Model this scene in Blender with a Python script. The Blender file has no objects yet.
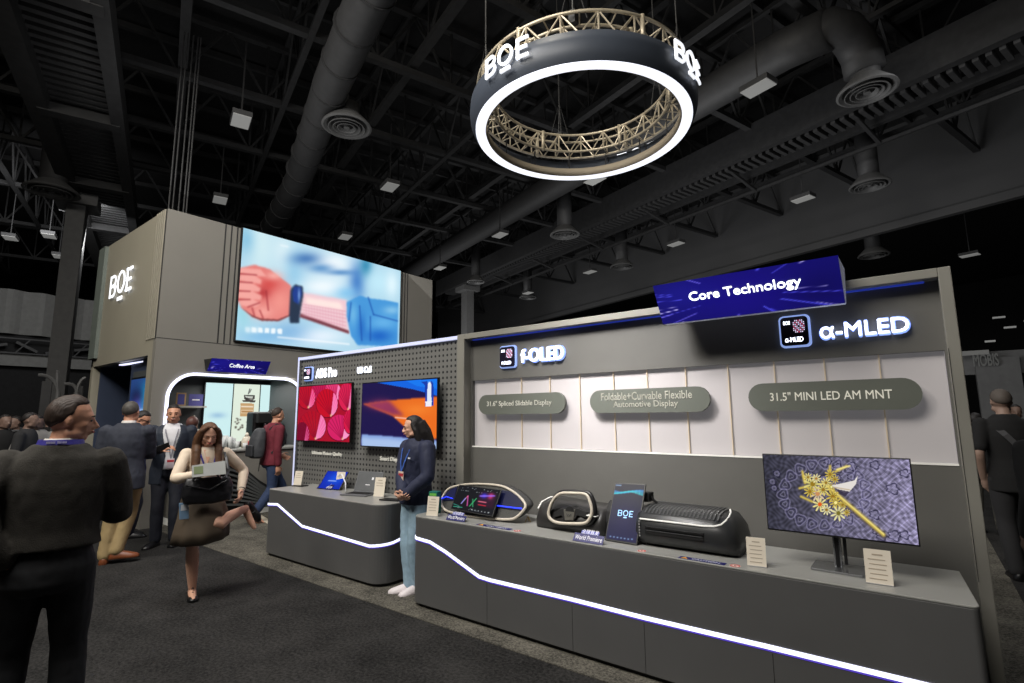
import bpy, bmesh, math, random
import numpy as np
from mathutils import Vector, Matrix
random.seed(7); rng = np.random.RandomState(3)
PI = math.pi
C = bpy.context.scene.collection
sc = bpy.context.scene

# ---------------------------------------------------------------- camera
F = 518.79; YAW = math.radians(37.757); PIT = math.radians(8.22); ROL = math.radians(-0.4724)
CAM = Vector((0, 0, 1.6))
fw = Vector((-math.sin(YAW)*math.cos(PIT), math.cos(YAW)*math.cos(PIT), math.sin(PIT)))
_r = fw.cross(Vector((0, 0, 1))).normalized(); _u = _r.cross(fw)
RT = _r*math.cos(ROL)+_u*math.sin(ROL); UP = -_r*math.sin(ROL)+_u*math.cos(ROL)
cd = bpy.data.cameras.new('camera'); co = bpy.data.objects.new('camera', cd); C.objects.link(co)
cd.sensor_width = 36; cd.lens = F/1024*36; cd.clip_end = 300; cd.clip_start = .05
m = Matrix((RT, UP, -fw)).transposed().to_4x4(); m.translation = CAM; co.matrix_world = m
sc.camera = co
def ray(x, y): return fw+RT*((x-512)/F)-UP*((y-341.5)/F)
def at(x, y, ax, v):
    d = ray(x, y); i = 'xyz'.index(ax); return CAM+d*((v-CAM[i])/d[i])
def atd(x, y, dist):                       # point seen at x,y at horizontal distance dist
    d = ray(x, y); return CAM+d*(dist/math.hypot(d.x, d.y))
def proj(P):                               # numpy (N,3) -> pixel coords of the place
    D = P-np.array(CAM); z = D@np.array(fw)
    return 512+F*(D@np.array(RT))/z, 341.5-F*(D@np.array(UP))/z

# ---------------------------------------------------------------- materials
def lin(c):
    c = c/255.; return c/12.92 if c <= .04045 else ((c+.055)/1.055)**2.4
def rgb(t): return (lin(t[0]), lin(t[1]), lin(t[2]), 1)
MATS = {}
def mat(name, col, rough=.5, metal=0., emit=0., emcol=None, var=.08, scale=6., bump=0., bscale=60., coat=0., trans=0., alpha=1.):
    if name in MATS: return MATS[name]
    m = bpy.data.materials.new(name); m.use_nodes = True; nt = m.node_tree; b = nt.nodes['Principled BSDF']
    c = rgb(col)
    b.inputs['Roughness'].default_value = rough; b.inputs['Metallic'].default_value = metal
    b.inputs['Coat Weight'].default_value = coat
    b.inputs['Transmission Weight'].default_value = trans; b.inputs['Alpha'].default_value = alpha
    tc = nt.nodes.new('ShaderNodeTexCoord')
    if var > 0:
        n = nt.nodes.new('ShaderNodeTexNoise'); n.inputs['Scale'].default_value = scale; n.inputs['Detail'].default_value = 3
        nt.links.new(tc.outputs['Object'], n.inputs['Vector'])
        r = nt.nodes.new('ShaderNodeValToRGB')
        r.color_ramp.elements[0].position = .3; r.color_ramp.elements[1].position = .7
        r.color_ramp.elements[0].color = tuple(v*(1-var) for v in c[:3])+(1,)
        r.color_ramp.elements[1].color = tuple(min(1, v*(1+var)) for v in c[:3])+(1,)
        nt.links.new(n.outputs['Fac'], r.inputs['Fac']); nt.links.new(r.outputs['Color'], b.inputs['Base Color'])
    else: b.inputs['Base Color'].default_value = c
    if bump > 0:
        n2 = nt.nodes.new('ShaderNodeTexNoise'); n2.inputs['Scale'].default_value = bscale; n2.inputs['Detail'].default_value = 4
        bp = nt.nodes.new('ShaderNodeBump'); bp.inputs['Strength'].default_value = bump; bp.inputs['Distance'].default_value = .01
        nt.links.new(tc.outputs['Object'], n2.inputs['Vector']); nt.links.new(n2.outputs['Fac'], bp.inputs['Height'])
        nt.links.new(bp.outputs['Normal'], b.inputs['Normal'])
    if emit > 0:
        b.inputs['Emission Color'].default_value = rgb(emcol or col); b.inputs['Emission Strength'].default_value = emit
    MATS[name] = m; return m
def carpet(name, c1, c2, scale, bumps=.6):
    m = bpy.data.materials.new(name); m.use_nodes = True; nt = m.node_tree; b = nt.nodes['Principled BSDF']
    b.inputs['Roughness'].default_value = .95; b.inputs['Specular IOR Level'].default_value = .1
    tc = nt.nodes.new('ShaderNodeTexCoord')
    n = nt.nodes.new('ShaderNodeTexNoise'); n.inputs['Scale'].default_value = scale; n.inputs['Detail'].default_value = 5; n.inputs['Roughness'].default_value = .75
    n3 = nt.nodes.new('ShaderNodeTexNoise'); n3.inputs['Scale'].default_value = 3.; n3.inputs['Detail'].default_value = 3
    r = nt.nodes.new('ShaderNodeValToRGB'); r.color_ramp.elements[0].position = .36; r.color_ramp.elements[1].position = .66
    r.color_ramp.elements[0].color = rgb(c1); r.color_ramp.elements[1].color = rgb(c2)
    mx = nt.nodes.new('ShaderNodeMath'); mx.operation = 'MULTIPLY_ADD'; mx.inputs[1].default_value = .35; mx.inputs[2].default_value = -.17
    ad = nt.nodes.new('ShaderNodeMath'); ad.operation = 'ADD'
    for k in (n, n3): nt.links.new(tc.outputs['Object'], k.inputs['Vector'])
    nt.links.new(n3.outputs['Fac'], mx.inputs[0]); nt.links.new(mx.outputs[0], ad.inputs[0]); nt.links.new(n.outputs['Fac'], ad.inputs[1])
    nt.links.new(ad.outputs[0], r.inputs['Fac']); nt.links.new(r.outputs['Color'], b.inputs['Base Color'])
    bp = nt.nodes.new('ShaderNodeBump'); bp.inputs['Strength'].default_value = bumps; bp.inputs['Distance'].default_value = .01
    nt.links.new(n.outputs['Fac'], bp.inputs['Height']); nt.links.new(bp.outputs['Normal'], b.inputs['Normal'])
    return m
def screen_mat(name, strength=1., rough=.25):
    m = bpy.data.materials.new(name); m.use_nodes = True; nt = m.node_tree; b = nt.nodes['Principled BSDF']
    b.inputs['Base Color'].default_value = (.006, .006, .008, 1); b.inputs['Roughness'].default_value = rough; b.inputs['Specular IOR Level'].default_value = .12
    a = nt.nodes.new('ShaderNodeAttribute'); a.attribute_name = 'Col'
    nt.links.new(a.outputs['Color'], b.inputs['Emission Color']); b.inputs['Emission Strength'].default_value = strength
    return m
def print_mat(name, rough=.5):
    m = bpy.data.materials.new(name); m.use_nodes = True; nt = m.node_tree; b = nt.nodes['Principled BSDF']
    b.inputs['Roughness'].default_value = rough
    a = nt.nodes.new('ShaderNodeAttribute'); a.attribute_name = 'Col'
    nt.links.new(a.outputs['Color'], b.inputs['Base Color']); return m
G_WALL = mat('booth_grey_paint', (116, 114, 109), .55, var=.03, scale=2.5, bump=.05)
G_FRAME = mat('booth_frame_grey', (140, 138, 130), .5, var=.03)
G_PANEL = mat('booth_panel_grey', (104, 103, 99), .55, var=.03)
G_COUNTER = mat('counter_grey', (92, 92, 92), .38, var=.04, scale=3)
G_CTOP = mat('counter_top_grey', (150, 150, 146), .32, var=.03)
G_BLD = mat('tower_grey', (126, 123, 116), .6, var=.03, scale=1.5)
G_DARK = mat('groove_dark', (40, 40, 40), .6)
BLACK = mat('black_plastic', (18, 18, 20), .35, var=.1)
BLACKM = mat('matte_black', (14, 14, 15), .7, var=.1)
LED = mat('white_led_strip', (225, 228, 255), .5, emit=1.5, var=0)
LEDSOFT = mat('soft_led_strip', (190, 195, 225), .5, emit=.7, var=0)
LEDP = mat('violet_glow_edge', (90, 70, 200), .5, emit=.5, var=0)  # violet edge painted as the purple glow under the light strips
BLUELED = mat('blue_led', (40, 60, 255), .5, emit=1.6, var=0)
LETTER = mat('lit_white_letter', (245, 248, 255), .5, emit=1.0, var=0)
HALO = mat('halo_acrylic', (150, 175, 240), .5, emit=.8, var=0)
WHITETXT = mat('white_lettering', (235, 233, 226), .5, var=0, emit=.18)
WHITEP = mat('white_paper', (232, 222, 205), .6, var=.02)
CREAM = mat('cream_plastic', (205, 196, 180), .35, var=.03)
CHROME = mat('brushed_metal', (170, 172, 175), .25, metal=.9, var=.04)
ALU = mat('truss_aluminium', (196, 184, 160), .4, metal=.35, var=.08)
H_DARK = mat('hall_steel_dark', (44, 44, 45), .7, var=.2)
H_MID = mat('hall_duct_grey', (58, 58, 59), .6, var=.12)
H_ROOF = mat('hall_roof_black', (26, 26, 27), .9, var=.2)
H_FASC = mat('hall_fascia_grey', (78, 78, 79), .8, var=.1, scale=.4)
H_LIGHT = mat('hall_lamp_panel', (130, 130, 128), .5, emit=.6, var=0)
SIGNBLUE = mat('navy_sign_side', (190, 192, 205), .4, var=0)

# ---------------------------------------------------------------- mesh helpers
OFF = {}
class MB:
    def __init__(s): s.v = []; s.f = []
    def add(s, vs, fs):
        o = len(s.v); s.v += [tuple(v) for v in vs]; s.f += [tuple(i+o for i in f) for f in fs]; return s
    def hexa(s, p):     # 8 points: bottom 4 ccw, top 4
        return s.add(p, [(3,2,1,0), (4,5,6,7), (0,1,5,4), (1,2,6,5), (2,3,7,6), (3,0,4,7)])
    def box(s, x0, x1, y0, y1, z0, z1):
        return s.hexa([(x0,y0,z0), (x1,y0,z0), (x1,y1,z0), (x0,y1,z0), (x0,y0,z1), (x1,y0,z1), (x1,y1,z1), (x0,y1,z1)])
    def obox(s, c, ax, ay, az):   # centre + half vectors
        c = Vector(c); ax = Vector(ax); ay = Vector(ay); az = Vector(az)
        return s.hexa([c-ax-ay-az, c+ax-ay-az, c+ax+ay-az, c-ax+ay-az, c-ax-ay+az, c+ax-ay+az, c+ax+ay+az, c-ax+ay+az])
    def bar(s, a, b, w, h=None, up=(0,0,1)):
        a = Vector(a); b = Vector(b); d = (b-a); n = d.normalized(); u = Vector(up)
        if abs(n.dot(u)) > .98: u = Vector((1, 0, 0))
        sd = n.cross(u).normalized(); u2 = sd.cross(n)
        h = h or w
        return s.obox((a+b)/2, d/2, sd*w/2, u2*h/2)
    def prism(s, pts, ext):    # planar polygon (3D points) extruded by vector
        n = len(pts); e = Vector(ext); P = [Vector(p) for p in pts]
        return s.add(P+[p+e for p in P], [tuple(range(n))[::-1], tuple(range(n, 2*n))]+[(i, (i+1) % n, (i+1) % n+n, i+n) for i in range(n)])
    def loft(s, rings, cap=True, closed=True):
        n = len(rings[0]); vs = [p for r in rings for p in r]; fs = []
        for k in range(len(rings)-1):
            for i in range(n if closed else n-1):
                j = (i+1) % n; fs.append((k*n+i, k*n+j, (k+1)*n+j, (k+1)*n+i))
        if cap: fs += [tuple(range(n))[::-1], tuple(range((len(rings)-1)*n, len(rings)*n))]
        return s.add(vs, fs)
    def tube(s, path, r, n=8, closed=False):
        P = [Vector(p) for p in path]; rs = r if isinstance(r, (list, tuple)) else [r]*len(P); rings = []
        prev = None; N = len(P)
        for i, p in enumerate(P):
            if closed: d = P[(i+1) % N]-P[i-1]
            else: d = P[min(i+1, N-1)]-P[max(i-1, 0)]
            d.normalize()
            if prev is None:
                u = Vector((0,0,1)) if abs(d.z) < .9 else Vector((1,0,0)); u = (u-d*u.dot(d)).normalized()
            else: u = (prev-d*prev.dot(d)).normalized()
            prev = u; w = d.cross(u)
            rings.append([p+(u*math.cos(a)+w*math.sin(a))*rs[i] for a in [2*PI*k/n for k in range(n)]])
        if closed:
            rings.append(rings[0]); return s.loft(rings, cap=False)
        return s.loft(rings)
    def ribbon(s, path, nrm, w, t):    # flat bar following path in a plane with normal nrm
        n = Vector(nrm).normalized(); P = [Vector(p) for p in path]; rings = []
        for i, p in enumerate(P):
            d = (P[min(i+1, len(P)-1)]-P[max(i-1, 0)]).normalized(); q = n.cross(d).normalized()
            rings.append([p-q*w/2, p+q*w/2, p+q*w/2+n*t, p-q*w/2+n*t])
        return s.loft(rings)
    def cyl(s, c, r, h, n=24, r2=None, ax=(0,0,1)):
        c = Vector(c); a = Vector(ax).normalized(); return s.tube([c, c+a*h], [r, r if r2 is None else r2], n)
    def lathe(s, c, prof, n=32, a0=0, a1=2*PI):
        full = abs(a1-a0-2*PI) < 1e-6; k = n if full else n+1
        rings = [[(c[0]+r*math.cos(a), c[1]+r*math.sin(a), c[2]+z) for a in [a0+(a1-a0)*i/n for i in range(k)]] for r, z in prof]
        if prof[0][0] > 1e-6: rings.append(rings[0])
        return s.loft(rings, cap=False, closed=full)
    def build(s, name, m, parent=None, bevel=0, smooth=False, seg=2, keep=False):
        me = bpy.data.meshes.new(name)
        if parent is not None: off = OFF[parent.name]
        else:
            xs = list(zip(*s.v)); off = Vector(((min(xs[0])+max(xs[0]))/2, (min(xs[1])+max(xs[1]))/2, min(xs[2])))
        me.from_pydata([tuple(Vector(v)-off) for v in s.v], [], s.f)
        bm = bmesh.new(); bm.from_mesh(me); bmesh.ops.recalc_face_normals(bm, faces=bm.faces); bm.to_mesh(me); bm.free()
        me.materials.append(m)
        o = bpy.data.objects.new(name, me); C.objects.link(o)
        if parent is not None: o.parent = parent
        else: o.location = off
        OFF[o.name] = off
        if smooth: me.shade_smooth()
        if bevel:
            b = o.modifiers.new('bevel', 'BEVEL'); b.width = bevel; b.segments = seg; b.limit_method = 'ANGLE'; b.angle_limit = math.radians(40)
        return o
def tag(o, label=None, cat=None, group=None, kind=None):
    if label: o['label'] = label
    if cat: o['category'] = cat
    if group: o['group'] = group
    if kind: o['kind'] = kind
    return o
def thing(name, label, cat, loc, group=None):
    o = bpy.data.objects.new(name, None); C.objects.link(o); o.location = loc; o.empty_display_size = .1
    OFF[o.name] = Vector(loc); return tag(o, label, cat, group)
def struct(o): o['kind'] = 'structure'; return o
def rounded(pts, rads, n=6):      # round corners of a 2D polygon
    out = []; N = len(pts)
    for i in range(N):
        p = Vector(pts[i]); a = Vector(pts[i-1]); b = Vector(pts[(i+1) % N]); r = rads[i] if isinstance(rads, (list, tuple)) else rads
        if r <= 0: out.append(tuple(p)); continue
        da = (a-p).normalized(); db = (b-p).normalized(); ang = da.angle(db); t = min(r/math.tan(ang/2), (a-p).length*.49, (b-p).length*.49)
        p0 = p+da*t; p1 = p+db*t; rr = t*math.tan(ang/2); c = p+(da+db).normalized()*(rr/math.sin(ang/2))
        v0 = p0-c; v1 = p1-c; th = v0.angle(v1)
        for k in range(n+1):
            u = k/n; out.append(tuple(c+(v0*math.sin((1-u)*th)+v1*math.sin(u*th))/math.sin(th)))
    return out
def evalmesh(o):
    dg = bpy.context.evaluated_depsgraph_get(); e = o.evaluated_get(dg)
    return bpy.data.meshes.new_from_object(e)
def text(s, P, right, up, w, h, depth, m, name, parent, bold=.02, spacing=1., lines=None, shear=0):
    """lettering fitted in a box of w x h with bottom-left P"""
    cu = bpy.data.curves.new('txt', 'FONT'); cu.body = s; cu.size = 1; cu.offset = 0; cu.space_character = spacing; cu.resolution_u = 3
    cu.align_x = 'CENTER' if '\n' in s else 'LEFT'; cu.shear = shear
    to = bpy.data.objects.new('txt', cu); C.objects.link(to); bpy.context.view_layer.update()
    me = evalmesh(to); bpy.data.objects.remove(to)
    n = len(me.vertices)
    if n == 0: return None
    co_ = np.zeros(n*3); me.vertices.foreach_get('co', co_); co_ = co_.reshape(-1, 3)
    mn = co_.min(0); mx = co_.max(0); sx = w/(mx[0]-mn[0]); sy = h/(mx[1]-mn[1])
    R = Vector(right).normalized(); U = Vector(up).normalized(); N = R.cross(U); P = Vector(P)
    bm = bmesh.new(); bm.from_mesh(me); bmesh.ops.remove_doubles(bm, verts=bm.verts, dist=1e-4)
    bo = bold*.8; bx = bo*sx; by = bo*sy*.8
    for v in bm.verts: v.co = P-R*bx/2+R*((v.co.x-mn[0])*sx)+U*((v.co.y-mn[1])*sy)
    if bold > 0:
        me_ = bpy.data.meshes.new('q'); bm.to_mesh(me_)
        for dx, dy in ((bx, 0), (bx/2, by), (bx/2, -by)):
            b2 = bmesh.new(); b2.from_mesh(me_)
            for v in b2.verts: v.co += R*dx+U*dy
            m3 = bpy.data.meshes.new('q'); b2.to_mesh(m3); b2.free(); bm.from_mesh(m3); bpy.data.meshes.remove(m3)
        bpy.data.meshes.remove(me_)
    if depth > 0:
        r = bmesh.ops.extrude_face_region(bm, geom=bm.faces[:])
        for g in r['geom']:
            if isinstance(g, bmesh.types.BMVert): g.co += N*depth
    bmesh.ops.recalc_face_normals(bm, faces=bm.faces)
    if parent is not None: off = OFF[parent.name]
    else: off = P
    for v in bm.verts: v.co -= off
    me2 = bpy.data.meshes.new(name); bm.to_mesh(me2); bm.free(); me2.materials.append(m)
    o = bpy.data.objects.new(name, me2); C.objects.link(o); OFF[o.name] = off
    if parent is not None: o.parent = parent
    else: o.location = off
    return o

# ---- painter: coloured grid on a quad, drawn in numpy
class Pic:
    def __init__(s, P0, P1, P2, P3, nx, ny):    # TL TR BR BL
        u, v = np.meshgrid(np.linspace(0, 1, nx), np.linspace(0, 1, ny)); s.u = u.ravel(); s.v = v.ravel(); s.nx = nx; s.ny = ny
        A = [np.array(p, float) for p in (P0, P1, P2, P3)]; uu = s.u[:, None]; vv = s.v[:, None]
        s.P = (1-uu)*(1-vv)*A[0]+uu*(1-vv)*A[1]+uu*vv*A[2]+(1-uu)*vv*A[3]
        s.x, s.y = proj(s.P); s.c = np.zeros((nx*ny, 3))
    def fill(s, col): s.c[:] = col; return s
    def poly(s, pts, col, soft=0., space='p', k=None):
        X, Y = (s.x, s.y) if space == 'p' else (s.u, s.v)
        ins = np.zeros(len(X), bool); n = len(pts)
        for i in range(n):
            x0, y0 = pts[i]; x1, y1 = pts[i-1]
            if y0 == y1: continue
            c = ((y0 > Y) != (y1 > Y)) & (X < (x1-x0)*(Y-y0)/(y1-y0)+x0); ins ^= c
        mk = ins.astype(float)
        if soft > 0: mk = s.blur(mk, soft)
        if k is not None: mk = mk*k
        s.c = s.c*(1-mk[:, None])+np.array(col, float)*mk[:, None]; return mk
    def blur(s, a, r):
        a = a.reshape(s.ny, s.nx); r = int(r)
        for ax in (0, 1):
            for _ in range(2):
                acc = np.zeros_like(a); pad = np.pad(a, [(r, r) if i == ax else (0, 0) for i in (0, 1)], mode='edge')
                for k in range(2*r+1): acc += (pad[k:k+s.ny] if ax == 0 else pad[:, k:k+s.nx])
                a = acc/(2*r+1)
        return a.ravel()
    def blurall(s, r): s.c = np.stack([s.blur(s.c[:, i].copy(), r) for i in range(3)], 1); return s
    def blob(s, x, y, rx, ry, col, k=1., space='p', p=1.):
        X, Y = (s.x, s.y) if space == 'p' else (s.u, s.v)
        g = np.exp(-(((X-x)/rx)**2+((Y-y)/ry)**2)**p)*k; s.c = s.c*(1-g[:, None])+np.array(col, float)*g[:, None]
    def line(s, x0, y0, x1, y1, w, col, k=1., space='p'):
        X, Y = (s.x, s.y) if space == 'p' else (s.u, s.v)
        dx, dy = x1-x0, y1-y0; L = dx*dx+dy*dy; t = np.clip(((X-x0)*dx+(Y-y0)*dy)/L, 0, 1)
        d = np.hypot(X-x0-t*dx, Y-y0-t*dy); g = np.exp(-(d/w)**2)*k; s.c = s.c*(1-g[:, None])+np.array(col, float)*g[:, None]
    def build(s, name, m, parent, thick=None):
        me = bpy.data.meshes.new(name); off = OFF[parent.name]
        fs = [(j*s.nx+i, j*s.nx+i+1, (j+1)*s.nx+i+1, (j+1)*s.nx+i) for j in range(s.ny-1) for i in range(s.nx-1)]
        me.from_pydata((s.P-np.array(off)).tolist(), [], [f[::-1] for f in fs])
        c = np.clip(s.c, 0, 255)/255.; l = np.where(c <= .04045, c/12.92, ((c+.055)/1.055)**2.4)
        a = me.color_attributes.new('Col', 'FLOAT_COLOR', 'POINT'); a.data.foreach_set('color', np.hstack([l, np.ones((len(l), 1))]).ravel())
        me.materials.append(m); o = bpy.data.objects.new(name, me); C.objects.link(o); o.parent = parent; OFF[o.name] = off; return o
SCR = screen_mat('screen_emission', 1.); SCRB = screen_mat('led_wall_emission', 1.05, .6); PRINT = print_mat('printed_graphic')
X1 = Vector((1, 0, 0)); Y1 = Vector((0, 1, 0)); Z1 = Vector((0, 0, 1))
# ================================================================ HALL
HA = Vector((-.9491, .3149, 0)); HB = Vector((.3149, .9491, 0))
def H(s, t, z): return HA*s+HB*t+Vector((0, 0, z))
AISLE = carpet('aisle_carpet_charcoal', (26, 26, 26), (62, 61, 60), 45)
BOOTHC = carpet('booth_carpet_grey', (52, 51, 48), (122, 118, 108), 60)
b = MB(); b.hexa([H(-40,-40,-.2), H(75,-40,-.2), H(75,60,-.2), H(-40,60,-.2), H(-40,-40,0), H(75,-40,0), H(75,60,0), H(-40,60,0)][:8])
f = b.build('floor', AISLE); struct(f)
b = MB(); b.box(-13.5, .55, 3.03, 12.5, 0, .006); struct(b.build('floor_booth_carpet', BOOTHC))
b = MB(); b.hexa([H(-40,-40,13.2), H(75,-40,13.2), H(75,60,13.2), H(-40,60,13.2), H(-40,-40,13.5), H(75,-40,13.5), H(75,60,13.5), H(-40,60,13.5)]); struct(b.build('ceiling', H_ROOF))
for nm, (s0, t0, s1, t1) in {'wall_left': (75,-40,75.3,60), 'wall_back': (-40,60,75,60.3), 'wall_right': (-40.3,-40,-40,60), 'wall_front': (-40,-40.3,75,-40)}.items():
    b = MB(); b.hexa([H(s0,t0,0), H(s1,t0,0), H(s1,t1,0), H(s0,t1,0), H(s0,t0,13.4), H(s1,t0,13.4), H(s1,t1,13.4), H(s0,t1,13.4)]); struct(b.build(nm, H_ROOF))
# partition header across the hall
b = MB(); b.hexa([H(-8,24,9.05), H(50,24,9.05), H(50,24.5,9.05), H(-8,24.5,9.05), H(-8,24,13.3), H(50,24,13.3), H(50,24.5,13.3), H(-8,24.5,13.3)])
b.bar(H(-8,23.95,9.05), H(50,23.95,9.05), .3, .3)
struct(b.build('wall_partition_header', H_FASC))
nt_ = [0]
def trim(mb, m=H_DARK, bevel=0):
    nt_[0] += 1; return struct(mb.build('trim_%d' % nt_[0], m))
def truss(p, q, z0, z1, n, wch=.17, wweb=.07):
    b = MB(); a0 = Vector(p); a1 = Vector(q); dz0 = Vector((0,0,z0)); dz1 = Vector((0,0,z1))
    b.bar(a0+dz0, a1+dz0, wch, wch*.8); b.bar(a0+dz1, a1+dz1, wch, wch*.8)
    for i in range(n):
        u0 = a0.lerp(a1, i/n); u1 = a0.lerp(a1, (i+.5)/n); u2 = a0.lerp(a1, (i+1)/n)
        b.bar(u0+dz0, u1+dz1, wweb); b.bar(u1+dz1, u2+dz0, wweb)
        b.bar(u0+dz0, u0+dz1, wweb*.8)
    return b
for k, t in enumerate((-9, -5.6, -.2, 2.4, 5.1, 7.9, 10.7, 13.4, 16.9, 19.8)):     # long joists
    b = truss(H(-14, t, 0), H(46, t, 0), 10.95 if k % 2 else 11.25, 12.9, 26, .15 if k % 2 else .22, .06); trim(b)
for s in (1.5, 5.2, 8.9, 12.4, 15.9, 19.4, 22.9, 27.5, 33, 40):                       # cross trusses
    b = truss(H(s, -20, 0), H(s, 23.8, 0), 11.0, 12.8, 20, .2, .07); trim(b)
for s in (3.3, 7, 10.6, 14.1, 17.6, 21.1, 25, 30):                       # purlins below the roof
    b = MB(); b.bar(H(s,-20,13.0), H(s,23.8,13.0), .12, .2); trim(b)
# catwalk deck with corrugated underside on the left
b = MB()
for k in range(150):
    s = -6+k*.3; b.hexa([H(s,-3.0,9.85), H(s+.15,-3.0,9.85), H(s+.15,-1.75,9.85), H(s,-1.75,9.85), H(s,-3.0,9.95), H(s+.15,-3.0,9.95), H(s+.15,-1.75,9.95), H(s,-1.75,9.95)])
tag(trim(b, H_MID), kind='structure')
b = MB(); b.bar(H(-6,-3.2,9.8), H(40,-3.2,9.8), .45, .6); b.bar(H(-6,-1.55,9.8), H(40,-1.55,9.8), .3, .6)
for s in (2, 7, 12, 17, 22, 27): b.bar(H(s,-3.2,9.6), H(s,-1.5,9.6), .35, .25)
b.hexa([H(-6,-3.1,10), H(40,-3.1,10), H(40,-1.6,10), H(-6,-1.6,10), H(-6,-3.1,10.05), H(40,-3.1,10.05), H(40,-1.6,10.05), H(-6,-1.6,10.05)])
trim(b)
# long girder with ribbed tray on the right
b = MB(); b.bar(H(-8,15.6,10.6), H(34,15.6,10.6), .25, 1.0); b.bar(H(-8,17.2,10.3), H(34,17.2,10.3), .2, .3); b.bar(H(-8,17.6,9.75), H(34,17.6,9.75), .09, .09)
for s in range(-6, 34, 4): b.bar(H(s,15.6,10.2), H(s,17.6,9.75), .1, .1)
trim(b)
b = MB()
for k in range(160):
    s = -8+k*.25; b.bar(H(s,15.8,10.12), H(s,16.5,10.12), .12, .16)
trim(b, H_MID)
# columns
def column(s, t, w, z1, m):
    b = MB(); c = H(s, t, 0)
    b.obox((c.x, c.y, z1/2), HA*w/2, HB*w/2*.7, (0,0,z1/2)); b.obox((c.x, c.y, z1-.2), HA*w*.8, HB*w*.8, (0,0,.2))
    return b
trim(column(23.6, -3.05, .75, 9.6, H_MID), mat('column_grey', (105, 105, 105), .7))
trim(column(29.5, 16.3, .75, 10.2, H_MID), MATS['column_grey'])
# ducts with round diffusers
def diffuser_parts(root, s, t, z, r, ztop):
    c = H(s, t, z)
    b = MB(); b.tube([c+Z1*.1, H(s,t,ztop)], r*.5, 20); b.build('drop_pipe', H_MID, root, smooth=True)
    b = MB(); b.lathe(c, [(r*.5, .35), (r*.95, .06), (r, 0), (r*.92, -.02), (r*.8, .03)], 36)
    for q in (.62, .44, .26): b.lathe(c, [(r*q, .02), (r*(q+.09), -.05), (r*(q+.12), -.045), (r*(q+.02), .05)], 36)
    b.cyl(c+Z1*.04, r*.12, -.08, 16)
    b.build('diffuser', mat('diffuser_grey', (98, 98, 98), .6), root, smooth=False)
root = thing('air_duct', 'thick round grey air duct running beneath the dark ceiling above the video wall', 'duct', H(12, 3.3, 9.4))
b = MB(); b.tube([H(4,2.75,9.6), H(9,2.75,9.6), H(12,2.85,9.6), H(18,3.3,9.6), H(30,3.3,9.6)], .42, 20); b.build('main_pipe', H_MID, root, smooth=True)
for s in np.arange(5, 30, 1.2):
    tt = 2.75 if s < 10 else (2.75+(s-10)/8*.5 if s < 18 else 3.3); b = MB(); b.tube([H(s,tt,9.6), H(s+.06,tt,9.6)], .445, 20); b.build('seam_ring', H_DARK, root)
diffuser_parts(root, 12.64, 3.43, 9.0, .62, 9.6)
root = thing('air_duct', 'long round grey air duct crossing above the ring sign, with drop pipes', 'duct', H(12, 10.6, 9.4))
b = MB(); b.tube([H(4.8,11.9,10.2), H(5.8,11.9,10.34), H(7.4,11.9,10.34), H(30,11.9,10.34)], .47, 20); b.build('main_pipe', H_MID, root, smooth=True)
b = MB(); b.tube([H(4.6,13.09,9.5), H(4.6,13.0,9.9), H(4.62,12.75,10.15), H(4.65,12.4,10.28), H(4.8,12.0,10.3), H(5.2,11.9,10.33), H(5.9,11.9,10.34)], .42, 20); b.build('elbow_pipe', H_MID, root, smooth=True)
diffuser_parts(root, 4.6, 13.09, 9.0, .62, 9.9)
root = thing('air_duct', 'drop pipe with round diffuser above the left half of the display wall', 'duct', H(15.85, 13.32, 9))
diffuser_parts(root, 15.85, 13.32, 9.0, .62, 11)
for s, t, r, lb in ((6.83,18.81,.6,'round diffuser on a drop pipe below the large one, right of the ring sign'), (17.91,18.74,.6,'round drop-pipe diffuser before the grey header left of the blue sign'), (9.6,26.02,.62,'small round diffuser behind the blue sign, lowest at the right'), (26.0,18.7,.55,'small round diffuser farthest back above the perforated wall'), (21.75,-3.5,.75,'wide round diffuser beside the column at far left'), (24.4,14.0,.5,'round diffuser peeking out beside the right end of the tower')):
    root = thing('ceiling_diffuser', lb, 'diffuser', H(s, t, 9), 'round air diffusers'); diffuser_parts(root, s, t, 9.0 if t < 24 else 8.6, r, 11)
# lamps
lamps = [(13.81,1.13,'square lamp above the corner of the grey tower','top'), (19.52,1.14,'square lamp just over the tower roof edge','b'), (15.41,5.63,'lamp left of the ring sign, brighter one','c'), (20.93,5.79,'lamp low over the video wall','d'),
 (28.37,-5.66,'lamp at the far left edge','e'), (27.2,-4.3,'lamp right of the far left one','e2'), (30.5,-4.4,'small lamp beside the pale column','e3'), (5.91,10.82,'long bright lamp right of the ring sign','f'), (8.58,18.0,'lamp right of the lower right diffuser','g'), (7.02,28.82,'lamp at far right behind the header','h'), (17.29,11.06,'lamp on the right duct, mid left','i'),
 (14.11,18.15,'lamp in front of the grey header near the blue sign','k'), (22.94,11.09,'lamp beside the tower top right corner','l'), (24.94,17.95,'small lamp farthest along the grey header','m'), (11.42,10.89,'lamp glowing behind the lower edge of the ring','n'), (19.46,17.99,'lamp in the middle of the grey header','o'), (2.6,19.2,'lamp cut by the right edge','p')]
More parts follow.
